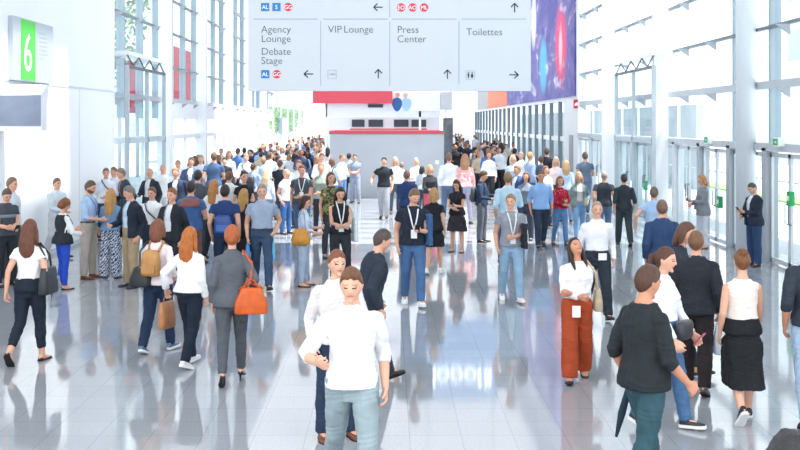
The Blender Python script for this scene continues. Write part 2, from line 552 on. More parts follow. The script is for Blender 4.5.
def top_mesh(rig, kind, voxel, seed, tucked=False):
    """shirts, jackets, dresses: fused torso and sleeves; hems and cuffs end flat"""
    mb = MB()
    g = rig.g
    ua, fa, wr_ = (.054, .041, .026) if g == 'm' else (.044, .034, .023)
    ease = {'jacket': .028, 'blazer': .026, 'blouse': .026, 'vest': .038, 'longtee': .030, 'under': .012}.get(kind, .016)
    hem = {'jacket': .86, 'blazer': .85, 'blouse': .94, 'vest': .88, 'crop': 1.02}.get(kind, .90)
    if tucked:
        hem = 1.015
    if kind in ('long', 'longtee'):
        hem = .78 if kind == 'long' else .86
    ztop = (1.478 if g == 'm' else 1.468) if kind not in ('sleeveless', 'vest', 'dress') else 1.45
    wd = {'jacket': .35, 'blouse': .5, 'blazer': .1}.get(kind, .25 if g == 'm' else .1)
    rr = rig.torso_rings(ease, hem, ztop, hold=.95, hem=.026 if not tucked else .0, widen=wd)
    if kind == 'dress':
        rr = rig.torso_rings(ease, .99, ztop)
    mb.rings(rr)
    sl = {'under': 0, 'longtee': 1.2, 'tshirt': .42, 'sleeveless': 0, 'vest': 0, 'dress': .0, 'polo': .42, 'rolled': 1.25, 'tdress': .35}.get(kind, 1.93)
    e2 = .012 if kind in ('shirt', 'sweater', 'rolled', 'under') else (.017 if kind in ('jacket', 'blazer', 'blouse') else .015)
    for sh, el, wr, sd, key in rig.arms:
        mb.tube([rig.U(np.array((sd * .07, .01, 1.37))), sh], [.058 + ease * .5, ua * (1.0 if sl else .80) + e2 * .8], n=14, cap=(True, bool(sl)))
        if not sl:
            continue
        pts, rad = [sh], [ua * 1.0 + e2 * .6]
        if sl <= 1:
            pts.append(sh + (el - sh) * sl); rad.append(ua * .98 + e2 + .004)
        else:
            f = sl - 1
            pts += [(sh + el) / 2, el]; rad += [ua * .95 + e2, fa + e2 + .003]
            if f > .4:
                pts.append(el + (wr - el) * .4); rad.append(fa * .95 + e2)
            pts.append(el + (wr - el) * f); rad.append(fa + (wr_ - fa) * f + e2 + (.006 if kind == 'blouse' else .002))
        mb.tube(pts, rad, n=14, cap=(True, False))
    if kind in ('shirt', 'polo', 'blazer', 'jacket', 'rolled'):      # collar
        c = rig.U(np.array((0, .014, 1.468))); up = rig.Rl @ np.array((0, -.08, 1.))
        mb.tube([c - up * .015, c + up * .028], [(.072, .068), (.066, .062)] if g == 'm' else [(.062, .058), (.057, .053)], n=16, cap=(False, False))
    me = remesh(mb, voxel, 2, .0045 if voxel < .014 else .002, seed)
    if kind in ('jacket', 'blazer', 'vest_open'):                    # open front: a V down to the hem
        bm = bmesh.new(); bm.from_mesh(me)
        Ri = rig.Rl.T
        kill = []
        for f in bm.faces:
            c = np.array(f.calc_center_median())
            q = Ri @ (c - rig.piv) + rig.piv
            z = q[2]
            if kind == 'blazer':
                w = np.interp(z, [.80, 1.0, 1.1, 1.25, 1.46, 1.52], [.07, .025, .02, .055, .07, .06])
            else:
                w = np.interp(z, [.8, 1.1, 1.3, 1.46, 1.52], [.10, .075, .065, .062, .05])
            if abs(q[0]) < w and q[1] < -.05 and z > .8:
                kill.append(f)
        bmesh.ops.delete(bm, geom=kill, context='FACES')
        bm.to_mesh(me); bm.free()
    return me

def bottom_mesh(rig, kind, voxel, seed, tuck=True):
    mb = MB()
    dz = {'m': 0, 'f': .03}[rig.g]
    if kind in ('skirt', 'midi', 'miniskirt', 'culotte'):
        zb = {'skirt': .50, 'midi': .30, 'miniskirt': .56, 'culotte': .36}[kind]
        fl = {'skirt': .05, 'midi': .06, 'miniskirt': .02, 'culotte': -.02}[kind]
        rr = rig.torso_rings(.026, .88, 1.05)
        (h0, k0, a0, *_), (h1, k1, a1, *_) = rig.legs
        def at_z(hip, kn, an, z):
            if z > kn[2]:
                t = (hip[2] - z) / (hip[2] - kn[2]); return hip + (kn - hip) * t
            t = (kn[2] - z) / max(.05, kn[2] - an[2]); return kn + (an - kn) * min(t, 1.1)
        low = []
        for z in np.linspace(zb, .80, 6):
            p, q = at_z(h0, k0, a0, z), at_z(h1, k1, a1, z)
            c = (p + q) / 2
            t = (.86 - z) / .5
            hw = abs(p[0] - q[0]) / 2 + .112 + fl * t
            hd = abs(p[1] - q[1]) / 2 + (.115 if kind != 'culotte' else .145) + fl * t * .8
            low.append([np.array(v) for v in sup(hw, hd, c[1], z, 20, 3.4 if kind == 'culotte' else 2.2)])
        mb.rings(low + rr)
        return remesh(mb, voxel, 2, .006, seed)
    mb.rings([[np.array(v) for v in sup(.085, .10, .01, .80, 20)]] + rig.torso_rings(.020, .865, .95) + (rig.torso_rings(.020, 1.0, 1.05 if rig.g == 'f' else 1.035) if tuck else rig.torso_rings(.004, .97, 1.0)))
    K = {'slim': (.014, .012, .012, 1.0), 'jeans': (.016, .018, .022, 1.06), 'trousers': (.018, .026, .030, 1.06), 'wide': (.022, .045, .062, 1.10), 'crop': (.014, .014, .014, .80),
         'shorts': (.02, .03, .03, .0)}[kind]
    for hip, knee, ank, sd, fp in rig.legs:
        a, b, c, end = K
        if kind == 'shorts':
            mb.tube([hip + np.array((0, .005, .03)), hip * .6 + knee * .4, knee * .9 + hip * .1], [.09 + a, .082 + a, .07 + a], n=14, cap=(True, False))
            continue
        calf = knee + (ank - knee) * .35 + np.array((0, .010, 0))
        mb.tube([hip + np.array((0, .005, .03)), hip * .6 + knee * .4, knee, calf, knee + (ank - knee) * end], [.088 + a, .081 + a, .056 + b, .054 + (b + c) / 2, .038 + c], n=16, cap=(True, False))
    return remesh(mb, voxel, 2, .005 if voxel < .014 else .002, seed)

def shoe_mesh(rig, L, kind):
    a, Rf = rig.foot_frame(L)
    mb = MB()
    rings = []
    hi = .05 if kind in ('sneaker', 'boot') else .03
    prof = [(.062, .020, .045), (.05, .033, .055 + hi * .5), (.0, .038, .05 + hi * .5), (-.05, .042, .052), (-.11, .048, .040), (-.16, .042, .032), (-.19, .024, .024)]
    if kind in ('heel', 'flat'):
        prof = [(.060, .018, .04), (.045, .030, .045), (.0, .034, .022), (-.06, .037, .018), (-.11, .043, .028), (-.165, .034, .026), (-.195, .012, .018)]
    for y, hw, h in prof:
        ring = []
        for k in range(14):
            th = 2 * math.pi * k / 14
            c, s_ = math.cos(th), math.sin(th)
            ring.append((hw * math.copysign(abs(c) ** .75, c), y, -.088 + (h * (.5 + .5 * math.copysign(abs(s_) ** .75, s_)) if True else 0) * 1.25))
        rings.append(ring)
    mb.rings(rings)
    if kind == 'boot':
        mb.tube([(0, .012, -.03), (0, .006, .06)], [(.046, .05), (.05, .054)], n=14, cap=(True, False))
    mb.map(lambda q: a + Rf @ q)
    return mb.mesh('shoe', True)
def sole_mesh(rig, L, kind):
    a, Rf = rig.foot_frame(L)
    mb = MB()
    if kind == 'heel':
        mb.tube([(0, .045, -.06), (0, .05, -.155)], [.018, .007], n=8, cap=(False, False))
    else:
        prof = [(.068, .022), (.045, .037), (0, .041), (-.06, .044), (-.11, .051), (-.165, .044), (-.196, .022)]
        b = [(w * sx, y, 0) for y, w in prof for sx in (1,)] + [(-w, y, 0) for y, w in reversed(prof)]
        mb.rings([[(x, y, -.094) for x, y, _ in b], [(x, y, -.064 if kind == 'sneaker' else -.078) for x, y, _ in b]])
    mb.map(lambda q: a + Rf @ q)
    return mb.mesh('sole', False)

GEO = {}
def geo(key, fn):
    if key not in GEO:
        GEO[key] = fn()
    return GEO[key]

class Person:
    def __init__(s, x, yf, label, yt=None, h=None, g='m', face=0, legs='stand', arms=('hang', 'hang'), lean=0, roll=0, twist=0, head=(0, 0, 0), build=1.0,
                 skin='#d9a58c', hair=('short', '#4a3628'), top=('shirt', '#dfe6f0'), under=None, bottom=('jeans', '#3a5a86'), tuck=False, shoes=('shoe', '#2a2a2e'),
                 beard=None, lanyard=None, belt=None, group=None, vox=None, seed=None, cat='person', heel=0, stripe=None):
        X, d = ground(x, yf)
        if h is None:
            h = (yf - yt) / (yf - HY) * CAM_H
        s.h = h
        v = vox or (.0085 if d < 13.2 else .0115 if d < 19 else .015 if d < 27 else .02)
        s.rig = rig = Rig(g, legs, arms, lean, roll, twist, head, build, heel)
        pk = (g, str(legs), str(arms), lean, roll, twist, tuple(head), build, heel, v)
        sd = sum(map(ord, str(pk))) % 97 / 7.0
        # height actually reached by this pose (crown), so that the top of the head lands where it should
        crown = rig.H((0, 0, .128))[2] + rig.lift
        sc = h / crown if yt is not None else h / 1.765
        s.sc = sc
        a = math.atan2(X, d)
        root = link('person', geo(('body',) + pk, lambda: body_mesh(rig, v)))
        s.root = root
        for k, mm in enumerate((skinm(skin), mat('eye', '#2b2320', .3), mat('lip_' + skin[1:], tuple(c * f for c, f in zip(lin(skin)[:3], (.75, .5, .5))) + (1,), .5), mat('brow_' + skin[1:] + hair[1][1:], tuple(.5 * a + .5 * c for a, c in zip(lin(skin)[:3], lin(hair[1])[:3])) + (1,), .7))):
            root.material_slots[k].link = 'OBJECT'
            root.material_slots[k].material = mm
        root.location = (X, d, rig.lift * sc)
        root.rotation_euler = (0, 0, R(face))
        root.scale = (sc, sc, sc)
        tag(root, label, cat, group)
        s.mw = Matrix.Translation((X, d, rig.lift * sc)) @ Matrix.Rotation(R(face), 4, 'Z') @ Matrix.Diagonal((sc, sc, sc, 1))
        def child(name, me, m, par=None):
            o = link(name, me, None, None)
            if not me.materials:
                me.materials.append(m)
            o.material_slots[0].link = 'OBJECT'
            o.material_slots[0].material = m
            o.parent = par or root
            return o
        s.child = child
        if hair[0] != 'bald':
            child('hair', geo(('hair', hair[0]) + pk, lambda: hair_mesh(rig, hair[0], min(v, .012))), hairm(hair[1]))
        if beard:
            child('beard', geo(('beard',) + pk, lambda: hair_mesh(rig, 'beard', min(v, .009))), hairm(beard))
        tk, tc = top
        names = {'tshirt': 'tshirt', 'polo': 'polo_shirt', 'rolled': 'shirt', 'dress': 'dress_bodice', 'tdress': 'dress_bodice', 'sleeveless': 'sleeveless_top', 'crop': 'top', 'long': 'tunic'}
        t = child(names.get(tk, tk), geo(('top', tk, tuck) + pk, lambda: top_mesh(rig, tk, v, sd, tuck)), cloth(tc))
        if under:
            child('undershirt' if tk == 'vest' else 'shirt', geo(('top', 'under', under[0]) + pk, lambda: top_mesh(rig, under[0], v, sd + 1, True)), cloth(under[1]))
        bk, bc = bottom
        bn = {'slim': 'trousers', 'crop': 'trousers', 'wide': 'trousers', 'midi': 'skirt', 'culotte': 'skirt', 'miniskirt': 'skirt', 'jeans': 'jeans'}.get(bk, bk)
        child(bn, geo(('bot', bk, tuck) + pk, lambda: bottom_mesh(rig, bk, v, sd + 2, tuck or tk in ('jacket', 'blazer'))), cloth(bc))
        if belt:
            mb = MB()
            rr = rig.torso_rings(.021 if tuck else .019, 1.0, 1.03)
            mb.rings(rr[-2:] if len(rr) > 2 else rr)
            child('belt', geo(('belt',) + pk, lambda: mb.mesh('belt', True)), leather(belt))
        sk, scol = shoes
        for i, L in enumerate(rig.legs):
            o = child('shoe', geo(('shoe', sk, i) + pk, lambda: shoe_mesh(rig, L, sk)), leather(scol))
            if d < 30 or sk == 'sneaker':
                child('heel' if sk == 'heel' else 'sole', geo(('sole', sk, i) + pk, lambda: sole_mesh(rig, L, sk)), mat('sole_white', '#e9e9ea', .6) if sk == 'sneaker' else mat('sole_dark', '#1d1c1e', .6), o)
        if lanyard:
            s.lanyard(*(lanyard if isinstance(lanyard, tuple) else (lanyard, 1.12)))
    def lanyard(s, col, z=1.12):
        rig = s.rig
        e = .030
        f = lambda zz: rig.front(zz, e)
        U = lambda x, y, zz: rig.U(np.array((x, y, zz)))
        mb = MB()
        for sd in (-1, 1):
            mb.tube([U(sd * .062, .05, 1.485), U(sd * .074, -.01, 1.487), U(sd * .068, f(1.42) * .75, 1.43), U(sd * .052, f(1.34) - .006, 1.34), U(sd * .026, f(1.22) - .010, (z + 1.34) / 2 - .02), U(0, f(z) - .008, z)],
                    (.011, .003), n=6, cap=(False, False))
        o = s.child('lanyard', mb.mesh('lanyard', True), fabric(col))
        b = MB().box(-.045, .045, -.004, .004, -.13, 0)
        y0 = f(z)
        b.map(lambda q: rig.U(np.array((q[0], y0 - .016 + q[1], z + q[2]))))
        s.child('badge', b.mesh('badge'), mat('badge_card', '#f4f5f7', .4), o)
    # ---- things carried: top-level, placed in the same frame
    def carry(s, name, mb, m, label, cat, smooth=True, vox=None, wr=0.0, group=None):
        V = np.array(mb.v)
        c = np.array(((V[:, 0].min() + V[:, 0].max()) / 2, (V[:, 1].min() + V[:, 1].max()) / 2, V[:, 2].min()))
        mb.map(lambda q: q - c)
        me = remesh(mb, vox, 2, wr, 1.3) if vox else mb.mesh(name, smooth)
        me.materials.append(m)
        o = bpy.data.objects.new(name, me)
        COL.objects.link(o)
        o.matrix_world = s.mw @ Matrix.Translation(Vector(c))
        tag(o, label, cat, group)
        o['_c'] = [float(v) for v in c]
        return o
    def add(s, o, name, mb, m, smooth=True):       # a part of a carried thing, in person coordinates
        c = np.array(o['_c'])
        mb.map(lambda q: q - c)
        me = mb.mesh(name, smooth, [m])
        p = bpy.data.objects.new(name, me)
        COL.objects.link(p)
        p.parent = o
        return p
    def palm(s, i):                                 # middle of the grip, hand direction, palm normal
        sh, el, wr, sd, key = s.rig.arms[i]
        d = unit(wr - el)
        return wr + d * .09, d
    def phone(s, i, label, cat='phone', size=(.036, .075, .005), tilt=-50, col='#1c1d22', off=(0, -.02, .03), name='phone'):
        p, d = s.palm(i)
        mb = MB().box(-size[0], size[0], -size[1], size[1], -size[2], size[2])
        Rm = rx(R(tilt))
        mb.map(lambda q: p + np.array(off) + Rm @ q)
        return s.carry(name, mb, mat('device_' + col[1:], col, .25), label, cat, smooth=False)
    def shoulder_bag(s, side, label, col, size=(.055, .17, .13), z=1.0, y=.02, strapcol=None, name='shoulder_bag', cross=False, soft=True, xo=.26, handles=False, taper=.85, flap=False):
        """bag hanging at the hip from a strap over the shoulder"""
        a, b, c = size
        x0 = side * xo
        mb = MB()
        if soft == 'slouch':
            mb.rings([[np.array(v) + (x0, y, 0) for v in sup(a * k, b * w, 0, z + c * t, 18, 2.2)] for k, w, t in ((.3, .55, -1), (.85, .95, -.8), (1.0, 1.0, -.3), (.7, .8, .4), (.35, .55, .9))])
        else:
            mb.rings([[np.array(v) + (x0, y, 0) for v in sup(a * k, b * w, 0, z + c * t, 20, 4)] for k, w, t in ((.9, .97, -1), (1, 1, -.9), (.95, .97, -.1), (.6, taper, .9), (.5, taper * .98, 1))])
        o = s.carry(name, mb, leather(col), label, 'bag')
        top = z + c * .9
        sh = s.rig.U(np.array((side * .12, .01, 1.462)))
        sc_ = strapcol or col
        for dy in (-1, 1):
            s.add(o, 'strap', MB().tube([(x0, y + dy * b * .6, top) if b > a else (x0 + dy * a * .7, y, top), (x0 * .97, y + dy * b * .45, (top + 1.2) / 2), (side * .225, .01 + dy * .07, 1.33), (sh[0], sh[1] + dy * .02, sh[2] + .012)] if not cross else
                  [(x0, y + dy * b * .6, top), (side * .16, dy * .16, 1.16), (side * -.02, dy * .165, 1.30), (-side * .10, dy * .10, 1.43), (-side * .10, 0, 1.475)], (.014, .005), n=6, cap=(False, False)), leather(sc_))
        if handles:
            for sx in (-1, 1):
                s.add(o, 'handle', MB().tube([(x0 + sx * a * .5, y + b * .45 * math.cos(t), top - .02 + .13 * math.sin(t)) if b > a else (x0 + a * .4 * math.cos(t), y + sx * b * .5, top - .02 + .13 * math.sin(t)) for t in np.linspace(0, math.pi, 9)], .009, n=6, cap=(False, False)), leather(sc_))
        if flap:
            s.add(o, 'flap', MB().box(x0 + side * a * .75, x0 + side * (a + .012), y - b * .8, y + b * .8, z + c * .1, z + c * .95), leather(sc_), False)
        return o
    def backpack(s, label, col, z=1.18, size=(.14, .075, .21), straps=True, name='backpack', pocket=None):
        a, b, c = size
        T = TORSO[s.rig.g]
        yb = .165 + b * .6
        mb = MB()
        mb.rings([sup(a * k, b * w, yb, z + c * t, 20, 3.2) for k, w, t in ((.85, .8, -1), (1, 1, -.85), (1, 1, .2), (.9, .8, .75), (.6, .4, 1))])
        mb.map(s.rig.U)
        o = s.carry(name, mb, leather(col), label, 'backpack')
        s.add(o, 'pocket', MB().box(-a * .7, a * .7, yb + b * .8, yb + b * 1.25, z - c * .75, z - c * .05).map(s.rig.U), leather(pocket or col), False)
        for sd in (-1, 1):
            if straps:
                s.add(o, 'strap', MB().tube([s.rig.U(np.array(q)) for q in ((sd * .07, yb - b, z + c * .8), (sd * .10, .03, 1.475), (sd * .115, s.rig.front(1.36, .034), 1.38), (sd * .15, s.rig.front(1.2, .02) * .7, 1.16), (sd * .12, yb - b, z - c * .7))], (.018, .005), n=6, cap=(False, False)), leather(col))
        return o
    def hand_bag(s, i, label, col, size=(.03, .15, .18), drop=.10, cat='bag', name='carrier_bag', m=None):
        p, d = s.palm(i)
        a, b, c = size
        mb = MB()
        z = p[2] - drop - c
        mb.rings([[np.array(v) + (p[0], p[1], 0) for v in sup(a * k, b * w, 0, z + c * t, 18, 3.5)] for k, w, t in ((.7, .95, -1), (1, 1, -.9), (1, .97, 0), (.55, .92, .9), (.4, .9, 1))])
        o = s.carry(name, mb, m or leather(col), label, cat)
        s.add(o, 'handle', MB().tube([(p[0], p[1] + b * .5 * math.cos(t), z + c + (p[2] - z - c) * math.sin(t)) for t in np.linspace(0, math.pi, 9)], .006, n=6, cap=(False, False)), m or leather(col))
        return o
# ------------------------------------------------------------------ camera, daylight
cd = bpy.data.cameras.new('camera'); cam = bpy.data.objects.new('camera', cd); COL.objects.link(cam)
cam.location = (0, 0, CAM_H); cam.rotation_euler = (R(90), 0, 0)
cd.sensor_width = 36; cd.lens = F_PX * 36 / 800; cd.shift_x = (400 - CX) / 800; cd.shift_y = (HY - 225) / 800
cd.clip_end = 600
SC.camera = cam
w = bpy.data.worlds.new('sky'); SC.world = w; w.use_nodes = True
bg = w.node_tree.nodes['Background']
bg.inputs['Color'].default_value = (.965, .985, 1.0, 1)
bg.inputs['Strength'].default_value = 1.9
sun = bpy.data.lights.new('sun', 'SUN'); sun.energy = 8.0; sun.angle = R(1.0); sun.color = (1, .97, .93)
so = bpy.data.objects.new('sun', sun); COL.objects.link(so)
SUN_DIR = Vector((-math.cos(R(72)), .06, -math.sin(R(72)))).normalized()     # high sun, from the right side of the hall
so.rotation_euler = SUN_DIR.to_track_quat('-Z', 'Y').to_euler()
so.location = (10, 20, 25)
vs = SC.view_settings
vs.view_transform = 'Standard'; vs.look = 'None'; vs.gamma = 1; vs.use_curve_mapping = False
vs.exposure = 0.43
SC.cycles.max_bounces = 10; SC.cycles.transparent_max_bounces = 24; SC.cycles.use_denoising = True
SC.cycles.caustics_reflective = False; SC.cycles.sample_clamp_indirect = 6

# ------------------------------------------------------------------ surfaces
WHITE = mat('white_plaster', '#f4f6f9', .7, noise=.015, nscale=.6, spec=.3)
WHITEMETAL = mat('white_enamel', '#f1f4f7', .4, spec=.4)
BLUEGREY = mat('blue_grey_aluminium', '#a3b3be', .4, noise=.03, nscale=3)
GREY = mat('grey_aluminium', '#a9b1b8', .42, noise=.03, nscale=3)
DARK = mat('dark_steel', '#5d646c', .45)
RED = mat('red_paint', '#d0505e', .6)
BOOTH = mat('grey_booth_fabric', '#b9bdc5', .85, noise=.03, nscale=1.5)
def floor_mat():
    m = mat('polished_stone_tiles', '#b9bec8', .06, spec=.6)
    nt = m.node_tree; b = nt.nodes['Principled BSDF']
    b.inputs['IOR'].default_value = 1.6
    g = nt.nodes.new('ShaderNodeNewGeometry')
    sx = nt.nodes.new('ShaderNodeSeparateXYZ'); nt.links.new(g.outputs['Position'], sx.inputs[0])
    T = .463
    def joint(out, off):
        a = nt.nodes.new('ShaderNodeMath'); a.operation = 'ADD'; a.inputs[1].default_value = off; nt.links.new(out, a.inputs[0])
        md = nt.nodes.new('ShaderNodeMath'); md.operation = 'PINGPONG'; md.inputs[1].default_value = T / 2; nt.links.new(a.outputs[0], md.inputs[0])
        lt = nt.nodes.new('ShaderNodeMath'); lt.operation = 'LESS_THAN'; lt.inputs[1].default_value = .0035; nt.links.new(md.outputs[0], lt.inputs[0])
        return lt.outputs[0]
    X0 = (464.6 - CX) * (F_PX * CAM_H / 327) / F_PX
    Y0 = F_PX * CAM_H / (408.5 - HY)
    jx, jy = joint(sx.outputs['X'], 100 * T - X0), joint(sx.outputs['Y'], 100 * T - Y0)
    mx = nt.nodes.new('ShaderNodeMath'); mx.operation = 'MAXIMUM'; nt.links.new(jx, mx.inputs[0]); nt.links.new(jy, mx.inputs[1])
    sp = nt.nodes.new('ShaderNodeTexNoise'); sp.inputs['Scale'].default_value = 55; sp.inputs['Detail'].default_value = 6; sp.inputs['Roughness'].default_value = .8
    nt.links.new(g.outputs['Position'], sp.inputs['Vector'])
    r = nt.nodes.new('ShaderNodeValToRGB')
    r.color_ramp.elements[0].position, r.color_ramp.elements[1].position = .32, .68
    r.color_ramp.elements[0].color, r.color_ramp.elements[1].color = lin('#8e9299'), lin('#adb1b7')
    nt.links.new(sp.outputs['Fac'], r.inputs['Fac'])
    # each slab a touch different
    sc = nt.nodes.new('ShaderNodeVectorMath'); sc.operation = 'SCALE'; sc.inputs['Scale'].default_value = 1 / T
    ad = nt.nodes.new('ShaderNodeVectorMath'); ad.operation = 'ADD'; ad.inputs[1].default_value = (100 * T - X0, 100 * T - Y0, .2)
    nt.links.new(g.outputs['Position'], ad.inputs[0]); nt.links.new(ad.outputs[0], sc.inputs[0])
    fl = nt.nodes.new('ShaderNodeVectorMath'); fl.operation = 'FLOOR'; nt.links.new(sc.outputs[0], fl.inputs[0])
    wn = nt.nodes.new('ShaderNodeTexWhiteNoise'); nt.links.new(fl.outputs[0], wn.inputs['Vector'])
    mr = nt.nodes.new('ShaderNodeMapRange'); mr.inputs['To Min'].default_value = .95; mr.inputs['To Max'].default_value = 1.04
    nt.links.new(wn.outputs['Value'], mr.inputs['Value'])
    hv = nt.nodes.new('ShaderNodeVectorMath'); hv.operation = 'SCALE'
    nt.links.new(r.outputs['Color'], hv.inputs[0]); nt.links.new(mr.outputs['Result'], hv.inputs['Scale'])
    mix = nt.nodes.new('ShaderNodeMix'); mix.data_type = 'RGBA'
    nt.links.new(mx.outputs[0], mix.inputs['Factor']); nt.links.new(hv.outputs[0], mix.inputs['A']); mix.inputs['B'].default_value = lin('#868d99')
    nt.links.new(mix.outputs['Result'], b.inputs['Base Color'])
    n2 = nt.nodes.new('ShaderNodeTexNoise'); n2.inputs['Scale'].default_value = 2.2; n2.inputs['Detail'].default_value = 2
    nt.links.new(g.outputs['Position'], n2.inputs['Vector'])
    bp = nt.nodes.new('ShaderNodeBump'); bp.inputs['Strength'].default_value = .03; bp.inputs['Distance'].default_value = .02
    nt.links.new(n2.outputs['Fac'], bp.inputs['Height']); nt.links.new(bp.outputs['Normal'], b.inputs['Normal'])
    return m
def glass_mat():
    m = bpy.data.materials.new('window_glass'); m.use_nodes = True
    nt = m.node_tree; nt.nodes.clear()
    o = nt.nodes.new('ShaderNodeOutputMaterial'); t = nt.nodes.new('ShaderNodeBsdfTransparent'); gl = nt.nodes.new('ShaderNodeBsdfGlossy')
    t.inputs['Color'].default_value = (.93, .97, .98, 1); gl.inputs['Roughness'].default_value = .02
    mx = nt.nodes.new('ShaderNodeMixShader')
    mx.inputs[0].default_value = .06; nt.links.new(t.outputs[0], mx.inputs[1]); nt.links.new(gl.outputs[0], mx.inputs[2]); nt.links.new(mx.outputs[0], o.inputs[0])
    return m
GLASS = glass_mat()

# ------------------------------------------------------------------ floor, ceiling with unseen openings added for sunlight, walls
XL, XR, H, YE = -7.2, 7.7, 12.0, 128.0
struct(obj('floor', MB().box(-8.2, 8.4, 1.5, YE + 4, -.2, 0), floor_mat()))
PAVE = mat('outdoor_paving', '#c9ccd0', .9, noise=.06, nscale=1.2)
struct(obj('outside_ground', MB().box(-70, -8.2, -5, 190, -.3, -.02).box(8.4, 70, -5, 190, -.3, -.02).box(-8.2, 8.4, YE + 4, 190, -.3, -.02), PAVE))
SUN_HOLES = [(-4.7, -3.6, 15.0, 24.0), (-2.0, 11.5, 24.5, 39.5), (-6.5, 6.8, 46.0, 72.0), (-6.5, 6.8, 76.0, 122.0)]  # unseen roof openings, placed to shape sun patches and brighten the far hall
cb = MB()
ys = sorted({2.0, YE + 4} | {h[2] for h in SUN_HOLES} | {h[3] for h in SUN_HOLES})
for a, b in zip(ys, ys[1:]):
    cuts = [(h[0], h[1]) for h in SUN_HOLES if h[2] < (a + b) / 2 < h[3]]
    x = -9.5
    for c0, c1 in sorted(cuts):
        cb.box(x, c0, a, b, H, H + .4); x = c1
    cb.box(x, 13.5, a, b, H, H + .4)  # unseen overhang on the right, added to keep sun off the glazing
struct(obj('ceiling', cb, WHITE))
for k, (x0, x1, y0, y1) in enumerate(SUN_HOLES):
    beams = MB()
    n = int((y1 - y0) / (1.25 if k else 7))
    for i in range(1, n):
        yy = y0 + (y1 - y0) * i / n
        beams.box(x0, x1, yy - .10, yy + .10, H + .05, H + .32)  # out-of-view beams, added to lay stripes across the sun patches
    s_ = struct(empty('window_%d' % (20 + k), ((x0 + x1) / 2, (y0 + y1) / 2, H)))  # stands for an added roof opening, out of view
    o = obj('sun_stripe_beams', beams, WHITEMETAL); o.parent = s_; o.matrix_parent_inverse = Matrix.Translation(s_.location).inverted()
def child_at(parent, name, mb, m, smooth=False):
    o = obj(name, mb, m, None, smooth); o.parent = parent
    o.matrix_parent_inverse = Matrix.Translation(parent.location).inverted()
    return o
struct(obj('wall_left', MB().box(XL - .4, XL, 9.0, 28.7, 0, H), WHITE))
# shadow gaps between the cladding sheets of the left wall
struct(obj('trim_1', MB().box(XL, XL + .012, 9.0, 28.7, 3.60, 3.64), mat('seam_grey', '#d5dae1', .7)))
for k, y in enumerate((14.2, 18.4, 25.4)):
    struct(obj('trim_%d' % (2 + k), MB().box(XL, XL + .008, y, y + .025, 0, 3.6), MATS['seam_grey']))
struct(obj('baseboard_left', MB().box(XL, XL + .02, 9.0, 28.7, 0, .10), mat('skirting_grey', '#cfd4dc', .5)))

